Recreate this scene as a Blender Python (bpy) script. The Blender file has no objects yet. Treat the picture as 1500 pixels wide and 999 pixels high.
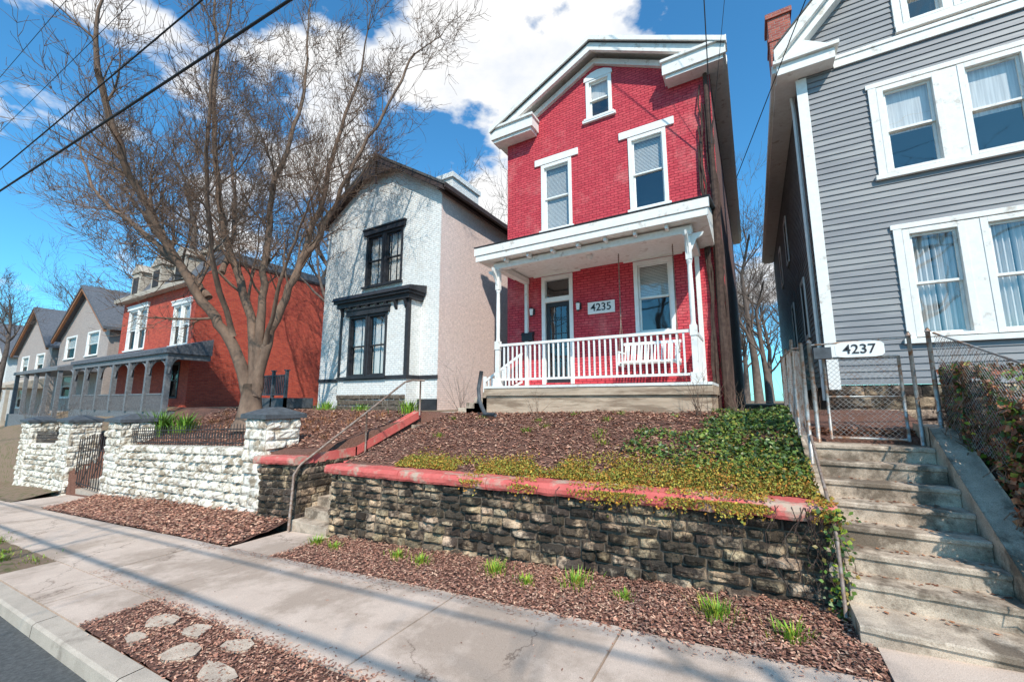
import bpy, math, random
from mathutils import Vector, noise, Matrix
random.seed(7)
R=random.random
def U(a,b): return a+(b-a)*random.random()
sc=bpy.context.scene
sc.view_settings.view_transform='Standard'
sc.view_settings.look='None'
sc.view_settings.exposure=0
# ------------------------------------------------------------ materials
def newmat(name):
    m=bpy.data.materials.new(name); m.use_nodes=True
    nt=m.node_tree; nt.nodes.clear()
    o=nt.nodes.new('ShaderNodeOutputMaterial'); b=nt.nodes.new('ShaderNodeBsdfPrincipled')
    nt.links.new(b.outputs[0],o.inputs[0])
    return m,nt,b
def c4(c): return (c[0],c[1],c[2],1)
def noise_node(nt,vec,scale,detail=4,rough=.6):
    n=nt.nodes.new('ShaderNodeTexNoise'); n.inputs['Scale'].default_value=scale
    n.inputs['Detail'].default_value=detail; n.inputs['Roughness'].default_value=rough
    nt.links.new(vec,n.inputs['Vector']); return n
def ramp(nt,fac,stops):
    r=nt.nodes.new('ShaderNodeValToRGB'); e=r.color_ramp.elements
    while len(e)<len(stops): e.new(.5)
    for i,(p,c) in enumerate(stops):
        e[i].position=p; e[i].color=c4(c)
    nt.links.new(fac,r.inputs[0]); return r
def mixc(nt,fac,a,b,mode='MIX'):
    m=nt.nodes.new('ShaderNodeMix'); m.data_type='RGBA'; m.blend_type=mode
    for i,v in ((0,fac),(6,a),(7,b)):
        if isinstance(v,bpy.types.NodeSocket): nt.links.new(v,m.inputs[i])
        else: m.inputs[i].default_value=v if i==0 else c4(v)
    return m.outputs[2]
def M(name,c1,c2=None,scale=4,rough=.8,bump=0,bscale=40,metal=0,lo=.35,hi=.65,attr=0,c3=None,spec=.3,stretch=None,bdist=.01,s3=.7,speck=0,crack=None):
    m,nt,b=newmat(name)
    tc=nt.nodes.new('ShaderNodeTexCoord'); vec=tc.outputs['Object']
    if stretch:
        mp=nt.nodes.new('ShaderNodeMapping'); mp.inputs['Scale'].default_value=stretch
        nt.links.new(vec,mp.inputs[0]); vec=mp.outputs[0]
    b.inputs['Roughness'].default_value=rough; b.inputs['Metallic'].default_value=metal
    b.inputs['Specular IOR Level'].default_value=spec
    if c2 is None: c2=tuple(x*.8 for x in c1)
    n=noise_node(nt,vec,scale)
    r=ramp(nt,n.outputs[0],[(lo,c1),(hi,c2)])
    col=r.outputs[0]
    if c3:
        n3=noise_node(nt,vec,scale*.37,5,.7)
        r3=ramp(nt,n3.outputs[0],[(s3-.12,(0,0,0)),(s3,(1,1,1))])
        col=mixc(nt,r3.outputs[0],col,c3)
    if speck:
        ns=noise_node(nt,vec,speck,2,.7); rs=ramp(nt,ns.outputs[0],[(.36,(.72,.70,.68)),(.5,(1,1,1)),(.66,(1.1,1.1,1.1))]); col=mixc(nt,1.0,col,rs.outputs[0],'MULTIPLY')
    if crack:
        nd=noise_node(nt,vec,2.5,5,.7)
        va=nt.nodes.new('ShaderNodeVectorMath'); va.operation='MULTIPLY_ADD'; nt.links.new(nd.outputs['Color'],va.inputs[0]); va.inputs[1].default_value=(.5,.5,.5); nt.links.new(vec,va.inputs[2])
        vo=nt.nodes.new('ShaderNodeTexVoronoi'); vo.feature='DISTANCE_TO_EDGE'; vo.inputs['Scale'].default_value=crack; nt.links.new(va.outputs[0],vo.inputs['Vector'])
        rc=ramp(nt,vo.outputs['Distance'],[(.0,(.45,.42,.4)),(.006,(1,1,1))]); nm=noise_node(nt,vec,.5,2); rm=ramp(nt,nm.outputs[0],[(.50,(0,0,0)),(.54,(1,1,1))])
        cc=mixc(nt,rm.outputs[0],(1,1,1),rc.outputs[0]); col=mixc(nt,1.0,col,cc,'MULTIPLY')
    if attr:
        at=nt.nodes.new('ShaderNodeAttribute'); at.attribute_name='Col'
        col=mixc(nt,attr,col,at.outputs['Color'],'MULTIPLY')
    nt.links.new(col,b.inputs['Base Color'])
    if bump:
        nb=noise_node(nt,vec,bscale,3,.65)
        bp=nt.nodes.new('ShaderNodeBump'); bp.inputs['Strength'].default_value=bump; bp.inputs['Distance'].default_value=bdist
        nt.links.new(nb.outputs[0],bp.inputs['Height']); nt.links.new(bp.outputs[0],b.inputs['Normal'])
    return m
def BR(name,c1,c2,mortar,w=.21,h=.075,ms=.008,bump=.5,dirt=None,rough=.8,dlo=.55,dhi=.8,streak=None):
    m,nt,b=newmat(name)
    tc=nt.nodes.new('ShaderNodeTexCoord')
    s=nt.nodes.new('ShaderNodeSeparateXYZ'); nt.links.new(tc.outputs['Object'],s.inputs[0])
    a=nt.nodes.new('ShaderNodeMath'); a.operation='ADD'; nt.links.new(s.outputs[0],a.inputs[0]); nt.links.new(s.outputs[1],a.inputs[1])
    c=nt.nodes.new('ShaderNodeCombineXYZ'); nt.links.new(a.outputs[0],c.inputs[0]); nt.links.new(s.outputs[2],c.inputs[1])
    wn=noise_node(nt,tc.outputs['Object'],1.5,2)
    wv=nt.nodes.new('ShaderNodeVectorMath'); wv.operation='SCALE'; wv.inputs['Scale'].default_value=.02
    nt.links.new(wn.outputs['Color'],wv.inputs[0])
    ad=nt.nodes.new('ShaderNodeVectorMath'); ad.operation='ADD'; nt.links.new(c.outputs[0],ad.inputs[0]); nt.links.new(wv.outputs[0],ad.inputs[1])
    t=nt.nodes.new('ShaderNodeTexBrick'); nt.links.new(ad.outputs[0],t.inputs['Vector'])
    t.inputs['Scale'].default_value=1; t.inputs['Brick Width'].default_value=w; t.inputs['Row Height'].default_value=h
    t.inputs['Mortar Size'].default_value=ms; t.inputs['Mortar Smooth'].default_value=.4
    t.inputs['Color1'].default_value=c4(c1); t.inputs['Color2'].default_value=c4(c2); t.inputs['Mortar'].default_value=c4(mortar)
    col=t.outputs['Color']
    n=noise_node(nt,tc.outputs['Object'],1.1,6,.7)
    if dirt:
        r=ramp(nt,n.outputs[0],[(dlo,(0,0,0)),(dhi,(1,1,1))]); col=mixc(nt,r.outputs[0],col,dirt)
    n2=noise_node(nt,tc.outputs['Object'],9,5,.7)
    r2=ramp(nt,n2.outputs[0],[(.3,(.80,.80,.80)),(.7,(1.12,1.12,1.12))]); col=mixc(nt,1.0,col,r2.outputs[0],'MULTIPLY')
    if streak:
        mp=nt.nodes.new('ShaderNodeMapping'); mp.inputs['Scale'].default_value=(3.2,3.2,.35); nt.links.new(tc.outputs['Object'],mp.inputs[0])
        n4=noise_node(nt,mp.outputs[0],1,5,.7); r4=ramp(nt,n4.outputs[0],[(.56,(0,0,0)),(.8,(1,1,1))]); col=mixc(nt,r4.outputs[0],col,streak)
    nt.links.new(col,b.inputs['Base Color']); b.inputs['Roughness'].default_value=rough; b.inputs['Specular IOR Level'].default_value=.3
    inv=nt.nodes.new('ShaderNodeMath'); inv.operation='SUBTRACT'; inv.inputs[0].default_value=1; nt.links.new(t.outputs['Fac'],inv.inputs[1])
    n3=noise_node(nt,tc.outputs['Object'],30,3,.7)
    sm_=nt.nodes.new('ShaderNodeMath'); sm_.operation='MULTIPLY_ADD'; nt.links.new(n3.outputs[0],sm_.inputs[0]); sm_.inputs[1].default_value=.9; nt.links.new(inv.outputs[0],sm_.inputs[2])
    bp=nt.nodes.new('ShaderNodeBump'); bp.inputs['Strength'].default_value=bump; bp.inputs['Distance'].default_value=.014
    nt.links.new(sm_.outputs[0],bp.inputs['Height']); nt.links.new(bp.outputs[0],b.inputs['Normal'])
    return m
red_brick=BR('red_painted_brick',(.68,.085,.10),(.58,.055,.075),(.36,.022,.04),dirt=(.74,.21,.20),bump=1.0,ms=.010,dlo=.52,dhi=.78,streak=(.50,.05,.07))
side_brick=BR('brown_side_brick',(.24,.13,.11),(.17,.10,.09),(.2,.16,.14),bump=.6)  # darker, browner brick than the front wall, used on the side walls
white_brick=BR('white_painted_brick',(.85,.84,.80),(.81,.80,.76),(.62,.60,.56),dirt=(.68,.64,.58),bump=.8,streak=(.66,.63,.57))
pink_brick=BR('beige_painted_brick',(.84,.66,.59),(.80,.62,.56),(.66,.51,.46),dirt=(.70,.55,.49),bump=.6,streak=(.70,.53,.48))
orange_brick=BR('orange_brick',(.62,.10,.05),(.46,.06,.035),(.36,.13,.10),bump=.6,dirt=(.26,.045,.035))
chim_brick=BR('chimney_brick',(.5,.14,.09),(.34,.08,.06),(.4,.3,.25),bump=.8)
tan_brick=BR('tan_brick',(.46,.37,.32),(.38,.31,.28),(.4,.36,.32))
white=M('white_paint',(.85,.84,.80),(.78,.76,.72),6,.55,.15,60,c3=(.6,.55,.49),s3=.8)
white_old=M('weathered_white_paint',(.83,.81,.76),(.75,.72,.66),9,.6,.3,50,c3=(.50,.43,.36),s3=.70)
black=M('black_paint',(.025,.025,.028),(.04,.04,.045),5,.45)
dkgrey=M('dark_grey_metal',(.10,.11,.12),(.06,.065,.07),9,.6)
midgrey=M('grey_porch_paint',(.20,.20,.205),(.13,.13,.135),9,.6)
iron=M('black_iron',(.03,.03,.033),(.05,.04,.035),9,.55)
brownroof=M('brown_fascia',(.075,.05,.045),(.05,.035,.03),5,.6)
shingle=M('roof_shingles',(.12,.115,.11),(.07,.068,.066),12,.9,.5,40)
slate=M('slate_roof',(.15,.155,.17),(.08,.085,.095),10,.8,.5,30)
siding=M('grey_siding',(.235,.235,.24),(.19,.19,.198),3,.5,.1,20,stretch=(.5,.5,6),c3=(.28,.275,.27),s3=.6)
concrete=M('concrete',(.54,.45,.36),(.42,.35,.28),3,.9,.35,70,c3=(.29,.235,.185),lo=.3,hi=.7,speck=160)
stepconc=M('step_concrete',(.62,.50,.38),(.42,.33,.25),5,.9,.6,50,c3=(.19,.145,.105),s3=.58,speck=120)
sidewalkm=M('sidewalk_concrete',(.68,.535,.43),(.57,.44,.35),1.8,.9,.35,110,c3=(.44,.335,.26),s3=.59,lo=.3,hi=.7,speck=170,crack=.45)
asphalt=M('asphalt',(.13,.13,.125),(.075,.076,.073),25,.9,.6,150,speck=200)
porchbase=M('porch_foundation',(.56,.43,.31),(.42,.31,.22),5,.85,.4,50,c3=(.27,.19,.13),s3=.62,stretch=(.4,.4,3))
mulch=M('mulch_ground',(.28,.14,.10),(.14,.065,.045),35,.95,1.0,60,lo=.3,hi=.7,bdist=.04)
chips=M('mulch_chips',(.54,.29,.21),(.31,.145,.10),30,.85,attr=1.0)
lawn=M('lawn',(.17,.16,.06),(.11,.11,.035),14,.95,1,60,c3=(.27,.18,.12),s3=.50,bdist=.03)
stone=M('rock_faced_stone',(.60,.445,.30),(.35,.255,.17),7,.9,1,45,c3=(.06,.045,.034),s3=.515,lo=.3,hi=.62,attr=1.0,bdist=.02,speck=60)
mortar=M('mortar',(.16,.125,.095),(.08,.062,.048),12,.95,.6,50)
whitestone=M('white_painted_stone',(.84,.79,.69),(.68,.62,.52),11,.8,.8,45,c3=(.36,.29,.21),s3=.58)
redcap=M('red_painted_coping',(.64,.15,.125),(.54,.10,.085),6,.7,.6,40,c3=(.47,.34,.25),s3=.63,lo=.3,hi=.7)
bark=M('tree_bark',(.25,.165,.115),(.12,.078,.056),5,.9,.8,25,lo=.3,hi=.7,stretch=(1,1,.5))
barkd=M('distant_bark',(.18,.135,.11),(.11,.085,.07),3,.9)
ivym=M('ivy_leaves',(.095,.16,.035),(.04,.08,.018),8,.45,attr=1.0,spec=.5)
yellowm=M('yellow_groundcover',(.40,.34,.07),(.26,.25,.055),14,.7,attr=1.0)
drym=M('dry_leaves',(.38,.19,.11),(.22,.10,.06),14,.8,attr=1.0)
grassm=M('grass_blades',(.22,.38,.05),(.12,.24,.03),14,.6,attr=1.0)
galv=M('galvanized_steel',(.5,.5,.48),(.34,.33,.31),20,.5,.2,60,metal=.5,c3=(.3,.16,.09),s3=.6)
rust=M('rusty_pipe',(.33,.27,.23),(.2,.12,.08),16,.6,.3,60,metal=.3)
dkbrown=M('dark_brown',(.10,.065,.05),(.05,.03,.025),12,.95,.8,50)
wirem=M('cable',(.02,.02,.022),(.03,.03,.03),5,.6)
curtain=M('curtain',(.82,.78,.74),(.57,.54,.51),3,.9,stretch=(14,14,.4))
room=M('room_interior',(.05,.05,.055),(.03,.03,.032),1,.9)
tan=M('tan_paint',(.50,.42,.33),(.42,.35,.28),3,.7)
flag=M('flagstone',(.64,.51,.39),(.46,.355,.27),6,.85,.6,40,speck=90)
def glass(name,tint):
    m=bpy.data.materials.new(name); m.use_nodes=True; nt=m.node_tree; nt.nodes.clear()
    o=nt.nodes.new('ShaderNodeOutputMaterial'); mx=nt.nodes.new('ShaderNodeMixShader')
    t=nt.nodes.new('ShaderNodeBsdfTransparent'); t.inputs[0].default_value=c4(tint)
    g=nt.nodes.new('ShaderNodeBsdfGlossy'); g.inputs['Roughness'].default_value=.03
    g.inputs[0].default_value=(.85,.85,.85,1)
    tc=nt.nodes.new('ShaderNodeTexCoord'); n=noise_node(nt,tc.outputs['Object'],1.3,1)
    bp=nt.nodes.new('ShaderNodeBump'); bp.inputs['Strength'].default_value=.25; bp.inputs['Distance'].default_value=.03
    nt.links.new(n.outputs[0],bp.inputs['Height']); nt.links.new(bp.outputs[0],g.inputs['Normal'])
    mx.inputs[0].default_value=.14
    nt.links.new(t.outputs[0],mx.inputs[1]); nt.links.new(g.outputs[0],mx.inputs[2]); nt.links.new(mx.outputs[0],o.inputs[0])
    return m
glassm=glass('window_glass',(.88,.9,.9))
# ------------------------------------------------------------ mesh helpers
def empty(name,parent=None):
    e=bpy.data.objects.new(name,None); sc.collection.objects.link(e)
    e.empty_display_size=.1
    if parent: e.parent=parent
    return e
class MB:
    def __init__(s): s.v=[]; s.f=[]; s.c=[]
    def poly(s,pts,col=None):
        i=len(s.v); s.v+= [tuple(p) for p in pts]; s.f.append(tuple(range(i,i+len(pts)))); s.c.append(col)
    def box(s,x0,x1,y0,y1,z0,z1):
        i=len(s.v)
        s.v+=[(x0,y0,z0),(x1,y0,z0),(x1,y1,z0),(x0,y1,z0),(x0,y0,z1),(x1,y0,z1),(x1,y1,z1),(x0,y1,z1)]
        for q in ((0,1,5,4),(1,2,6,5),(2,3,7,6),(3,0,4,7),(4,5,6,7),(3,2,1,0)): s.f.append(tuple(i+k for k in q)); s.c.append(None)
    def prism(s,poly,fn0,fn1):
        n=len(poly); i=len(s.v)
        s.v+=[fn0(*p) for p in poly]+[fn1(*p) for p in poly]
        s.f.append(tuple(range(i,i+n))); s.c.append(None)
        s.f.append(tuple(range(i+2*n-1,i+n-1,-1))); s.c.append(None)
        for k in range(n):
            k2=(k+1)%n; s.f.append((i+k,i+k2,i+n+k2,i+n+k)); s.c.append(None)
    def prism_y(s,poly,y0,y1): s.prism(poly,lambda a,b:(a,y0,b),lambda a,b:(a,y1,b))
    def prism_x(s,poly,x0,x1): s.prism(poly,lambda a,b:(x0,a,b),lambda a,b:(x1,a,b))
    def tube(s,pts,rad,n=6,cap=True):
        pts=[Vector(p) for p in pts]
        if not isinstance(rad,(list,tuple)): rad=[rad]*len(pts)
        base=len(s.v); ref=None
        for k,p in enumerate(pts):
            d=(pts[min(k+1,len(pts)-1)]-pts[max(k-1,0)])
            if d.length<1e-9: d=Vector((0,0,1))
            d.normalize()
            if ref is None: ref=Vector((0,0,1)) if abs(d.z)<.9 else Vector((1,0,0))
            a=d.cross(ref)
            if a.length<1e-4: a=d.cross(Vector((1,.3,0)))
            a.normalize(); b=d.cross(a)
            for j in range(n):
                t=2*math.pi*j/n
                q=p+(a*math.cos(t)+b*math.sin(t))*rad[k]; s.v.append((q.x,q.y,q.z))
        for k in range(len(pts)-1):
            for j in range(n):
                j2=(j+1)%n; s.f.append((base+k*n+j,base+k*n+j2,base+(k+1)*n+j2,base+(k+1)*n+j)); s.c.append(None)
        if cap:
            s.f.append(tuple(base+j for j in range(n))); s.c.append(None)
            s.f.append(tuple(base+(len(pts)-1)*n+n-1-j for j in range(n))); s.c.append(None)
    def build(s,name,mat,parent=None,smooth=False,bevel=0):
        me=bpy.data.meshes.new(name); me.from_pydata(s.v,[],s.f); me.materials.append(mat)
        if any(c is not None for c in s.c):
            ca=me.color_attributes.new('Col','FLOAT_COLOR','CORNER'); buf=[]
            for f,c in zip(s.f,s.c):
                c=c or (1,1,1); buf.extend((c[0],c[1],c[2],1)*len(f))
            ca.data.foreach_set('color',buf)
        if smooth:
            me.polygons.foreach_set('use_smooth',[True]*len(me.polygons))
        me.update()
        o=bpy.data.objects.new(name,me); sc.collection.objects.link(o)
        if parent: o.parent=parent
        if bevel:
            b=o.modifiers.new('bevel','BEVEL'); b.width=bevel; b.segments=2; b.limit_method='ANGLE'
        return o
def clip(poly,f):
    out=[]
    for i in range(len(poly)):
        p=poly[i]; q=poly[(i+1)%len(poly)]; a=f(p); b=f(q)
        if a>=0: out.append(p)
        if (a>1e-9 and b<-1e-9) or (a<-1e-9 and b>1e-9):
            t=a/(a-b); out.append((p[0]+(q[0]-p[0])*t,p[1]+(q[1]-p[1])*t))
    return out
def wallY(mb,x0,x1,z0,top,y,ops,depth=.15):
    def T(x):
        for (a,za),(b,zb) in zip(top,top[1:]):
            if a-1e-6<=x<=b+1e-6: return za+(zb-za)*(x-a)/(b-a)
        return top[-1][1]
    xs=sorted(set([x0,x1]+[t[0] for t in top if x0<t[0]<x1]+[o[0] for o in ops]+[o[1] for o in ops]))
    zm=max(t[1] for t in top)
    zs=sorted(set([z0,zm]+[o[2] for o in ops]+[o[3] for o in ops]))
    for xa,xb in zip(xs,xs[1:]):
        for za,zb in zip(zs,zs[1:]):
            cx=(xa+xb)/2; cz=(za+zb)/2
            if any(o[0]<cx<o[1] and o[2]<cz<o[3] for o in ops): continue
            p=clip([(xa,za),(xb,za),(xb,zb),(xa,zb)],lambda q:T(q[0])-q[1])
            if len(p)>=3: mb.poly([(a,y,b) for a,b in p])
    for o in ops:
        a,b,c,d=o[:4]
        mb.poly([(a,y,c),(a,y+depth,c),(a,y+depth,d),(a,y,d)]); mb.poly([(b,y,c),(b,y,d),(b,y+depth,d),(b,y+depth,c)])
        mb.poly([(a,y,d),(a,y+depth,d),(b,y+depth,d),(b,y,d)]); mb.poly([(a,y,c),(b,y,c),(b,y+depth,c),(a,y+depth,c)])
def window(P,x0,x1,z0,z1,y,mat,inner='blind',cas=.09,sill=True,nm='window',blind=.5):
    m=MB(); p=.035
    m.box(x0,x0+cas,y-p,y+.14,z0,z1); m.box(x1-cas,x1,y-p,y+.14,z0,z1)
    m.box(x0+cas,x1-cas,y-p,y+.14,z1-cas,z1); m.box(x0+cas,x1-cas,y-p,y+.14,z0,z0+cas*.6)
    if sill: m.box(x0-.06,x1+.06,y-.09,y-.036,z0-.05,z0+.02)
    a,b,c,d=x0+cas,x1-cas,z0+cas*.6,z1-cas; mid=(c+d)/2; w=.045
    for (lo,hi,yy) in ((mid-.02,d,y+.04),(c,mid+.02,y+.085)):
        m.box(a+.002,a+w,yy,yy+.035,lo,hi-.002); m.box(b-w,b-.002,yy,yy+.035,lo,hi-.002)
        m.box(a+w,b-w,yy,yy+.035,lo,lo+w); m.box(a+w,b-w,yy,yy+.035,hi-w,hi-.002)
    m.build(nm+'_frame',mat,P,bevel=.004)
    g=MB(); g.poly([(a,y+.06,mid),(b,y+.06,mid),(b,y+.06,d),(a,y+.06,d)]); g.poly([(a,y+.1,c),(b,y+.1,c),(b,y+.1,mid),(a,y+.1,mid)])
    g.build(nm+'_glass',glassm,P)
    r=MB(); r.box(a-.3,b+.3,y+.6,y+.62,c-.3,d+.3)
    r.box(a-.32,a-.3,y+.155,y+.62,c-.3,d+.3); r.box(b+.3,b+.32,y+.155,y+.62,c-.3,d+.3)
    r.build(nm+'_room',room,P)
    if inner in('blind','both'):
        k=MB(); z=d
        while z>d-(d-c)*blind:
            k.poly([(a,y+.15,z),(b,y+.15,z),(b,y+.13,z-.036),(a,y+.13,z-.036)]); z-=.04
        k.box(a,b,y+.13,y+.15,z-.005,z+.02)
        k.build(nm+'_blinds',white,P)
    if inner in('curtain','both'):
        k=MB(); n=40
        for i in range(n):
            xa=a+(b-a)*i/n; xb=a+(b-a)*(i+1)/n
            if abs((i+.5)/n-.5)<.06*blind: continue
            ya=y+.2+.03*math.sin(i*1.3); yb=y+.2+.03*math.sin((i+1)*1.3)
            k.poly([(xa,ya,c),(xb,yb,c),(xb,yb,d),(xa,ya,d)])
        k.build(nm+'_curtain',curtain,P,smooth=True)
    elif inner=='shade':
        k=MB(); zz=d-(d-c)*blind; k.poly([(a,y+.14,zz),(b,y+.14,zz),(b,y+.14,d),(a,y+.14,d)]); k.box(a,b,y+.135,y+.15,zz-.02,zz)
        k.build(nm+'_shade',curtain,P)
def op(x0,x1,z0,z1): return (x0+.04,x1-.04,z0+.04,z1-.04)
# ------------------------------------------------------------ terrain
def S(x): return -2.0+.068*x
def lot(x): return -.28 if x>-34 else -.28+.062*(x+34)
CAPL,CAPR=-1.20,-1.01
def capz(x): return CAPL+(CAPR-CAPL)*(x+7)/7.6
def sm(t): t=max(0,min(1,t)); return t*t*(3-2*t)
def H(x,y):
    n=noise.noise(Vector((x*.9,y*.9,3)))*.05+noise.noise(Vector((x*3,y*3,1)))*.02
    if y<=5.425: return S(x)
    if -8.12<x<-6.98 and y<8.9:
        return min(-1.6+ (y-5.3)*.05,-1.4)-.9 if y<8.8 else -.6
    if .52<x<1.98 and y<7.0: return S(x)-.15
    if -22.9<x<-19.05 and y<9:
        t=sm((y-5.6)/3.3); return (S(x)+.02)*(1-t)+(lot(x)-.05)*t
    if x>=1.98:
        t=sm((y-4.9)/1.9); return S(x)*(1-t)+(-.45)*t+n*t
    if x>=-7.0:
        t=(y-5.4)/3.4
        a=capz(x)-.02; b=-.26+.02*(x+3)
        t=max(0,min(1,t)); return a*(1-t)+b*t+.10*math.sin(math.pi*t)+n*(.4+.6*min(1,t*3)) if y<9.2 else b
    f=-1.17+.045*(x+10) if x>-34 else -2.25+.068*(x+34)
    t=max(0,min(1,(y-5.5)/3.5)); return f*(1-t)+(lot(x)-.05)*t+n*.8
xs=[-400,-200,-120,-90,-70,-60,-50,-45]+[ -42+i*.75 for i in range(46)]
xs=[x for x in xs if x<-8.2]+[-8.13,-8.11,-7.6,-6.99,-6.97]+[-6.7+i*.2 for i in range(36)]+[.5,.53,1.0,1.5,1.97,1.99]+[2.3+i*.4 for i in range(16)]+[10,14,20,40,100,300]
ys=[-300,-60,-10,0,1.2,1.7,2.2,2.9,3.6,4.3,4.9,5.25,5.42,5.44]+[5.6+i*.2 for i in range(20)]+[9.6,10.5,14,20,30,60,150,500]
xs=sorted(set(round(x,3) for x in xs))
g=MB(); ni=len(ys)
for x in xs:
    for y in ys:
        z=H(x,y)-(.3 if -20<y<1.9 else 0) - (.05 if 1.9<y<5.43 else 0)
        g.v.append((x,y,z))
mi=[]
for i in range(len(xs)-1):
    for j in range(ni-1):
        a=i*ni+j; g.f.append((a,a+ni,a+ni+1,a+1)); g.c.append(None)
        cx=(xs[i]+xs[i+1])/2; cy=(ys[j]+ys[j+1])/2
        mi.append(0 if (-24<cx<8 and 1.9<cy<9.6) else 1)
go=g.build('ground',mulch,smooth=True); go.data.materials.append(lawn)
go.data.polygons.foreach_set('material_index',mi)
def strip(name,mat,y0,y1,x0,x1,dz,step=2.0,ndz=0,ystep=None,rise=0):
    m=MB(); nx=max(1,int((x1-x0)/step)); ny=max(1,int((y1-y0)/(ystep or 99)))
    for i in range(nx+1):
        for j in range(ny+1):
            x=x0+(x1-x0)*i/nx; y=y0+(y1-y0)*j/ny
            e=noise.noise(Vector((x*5,y*5,0)))*ndz if ndz else 0
            m.v.append((x,y,S(x)+dz+e+rise*max(0,(y-y0-.1))))
    for i in range(nx):
        for j in range(ny):
            a=i*(ny+1)+j; m.f.append((a,a+ny+1,a+ny+2,a+1)); m.c.append(None)
    return m.build(name,mat,smooth=bool(ndz))
strip('road',asphalt,-9,1.62,-300,120,-.14,10)
m=MB()
for i in range(-110,40):
    xa=i*2.4; xb=xa+2.385
    for (A,B) in (((1.58,-.30),(1.60,-.02)),((1.60,-.02),(1.63,.0)),((1.63,.0),(1.80,.004)),((1.80,.004),(1.81,-.1))):
        m.poly([(xa,A[0],S(xa)+A[1]),(xb,A[0],S(xb)+A[1]),(xb,B[0],S(xb)+B[1]),(xa,B[0],S(xa)+B[1])])
m.build('kerb',concrete)
m=MB(); x=-1.2-1.9*60
def slab(m,x0,x1,y0,y1,dz=.012,tl=0):
    e=[(x0,y0),(x1,y0),(x1,y1),(x0,y1)]; top=[(a,b,S(a)+dz+tl*(a-x0)) for a,b in e]; bot=[(a,b,S(a)-.08) for a,b in e]
    m.poly(top)
    for k in range(4): m.poly([bot[k],bot[(k+1)%4],top[(k+1)%4],top[k]])
while x<60:
    slab(m,x+.009,x+1.9-.009,2.5,4.06,.012+U(-.005,.005),U(-.003,.003)); x+=1.9
slab(m,-8.15,-6.85,4.075,5.12); slab(m,-10.4,-7.9,1.82,2.485); slab(m,-7.88,-6.6,1.82,2.485,.008); slab(m,.70,2.4,4.075,4.7)
slab(m,-22.8,-19.2,4.075,5.6)
m.build('sidewalk',sidewalkm)
m=MB()
for k in range(9): m.box(-22.8,-19.15,5.6+k*.38,9.3,-4.2+k*.2,S(-21)+.1+k*.3)
m.build('gate_steps',concrete)
strip('mulch_bed',mulch,4.075,5.3,-6.84,.69,.0,.12,.03,.12)
strip('mulch_bed',mulch,4.075,5.42,-19.1,-8.16,.02,.2,.05,.15,.16)
strip('mulch_bed',mulch,1.82,2.49,-6.58,8,.0,.12,.02,.12)
strip('grass_verge',lawn,1.82,2.49,-60,-10.42,.0,.3,.03,.15)
strip('grass_verge',lawn,4.075,5.42,-60,-22.9,.02,.3,.03,.15,.16)
# ------------------------------------------------------------ chips, leaves
def chipmesh(name,mat,n,fn,ln=(.02,.055),wd=(.006,.014),cols=None,tilt=.35,parent=None):
    m=MB()
    for _ in range(n):
        p=fn()
        if p is None: continue
        a=U(0,6.283); l=U(*ln); w=U(*wd); tz=U(-tilt,tilt); tw=U(-tilt,tilt)
        d=Vector((math.cos(a),math.sin(a),tz))*l*.5; s=Vector((-math.sin(a),math.cos(a),tw))*w
        p=Vector(p); c=random.choice(cols) if cols else (1,1,1); k=U(.6,1.25); c=(c[0]*k,c[1]*k,c[2]*k)
        m.poly([p-d-s,p+d-s*.6,p+d+s,p-d+s*.7],c)
    return m.build(name,mat,parent)
chc=[(1,1,1),(1.2,1.05,.95),(.75,.68,.66),(1.4,1.45,1.35),(.5,.44,.42),(1.5,1.8,1.7)]
def fbed():
    x=U(-6.85,.68); x=x if R()<.8 else U(-3,.66); y=4.03+1.2*R()**.9+random.gauss(0,.03)
    if y<3.97: return None
    return (x,y,S(x)+.02+abs(random.gauss(0,.012)))
chipmesh('mulch',chips,19000,fbed,cols=chc,ln=(.015,.045),wd=(.004,.011))
def fverge():
    x=U(-6.6,1); y=U(1.83,2.52)+random.gauss(0,.03); return (x,y,S(x)+.016+abs(random.gauss(0,.008)))
chipmesh('mulch',chips,9500,fverge,cols=chc,ln=(.012,.038),wd=(.004,.010))
def fyard():
    x=U(-6.95,.5); y=U(5.5,8.9); return (x,y,H(x,y)+.012+abs(random.gauss(0,.012)))
chipmesh('mulch',chips,17000,fyard,cols=chc,ln=(.03,.07),wd=(.007,.018))
def fleft():
    x=U(-19,-8.2); y=U(4.05,5.4); return (x,y,S(x)+.03+.16*max(0,y-4.18)+abs(random.gauss(0,.03)))
chipmesh('mulch',chips,12000,fleft,cols=chc,ln=(.03,.08),wd=(.010,.024))
def fleft2():
    x=U(-19,-8.2); y=U(5.7,9); return (x,y,H(x,y)+.02+abs(random.gauss(0,.02)))
chipmesh('mulch',chips,7000,fleft2,cols=chc,ln=(.04,.1),wd=(.012,.03))
def flitter():
    x=U(-9,1.5); e=R()
    y=4.06-abs(random.gauss(0,.12)) if e<.5 else (2.5+abs(random.gauss(0,.10)) if e<.85 else U(2.5,4.05))
    if e>=.85 and R()<.6: return None
    return (x,y,S(x)+.022)
chipmesh('fallen_debris',chips,1800,flitter,cols=chc,ln=(.01,.035),wd=(.003,.008),tilt=.1)
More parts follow.
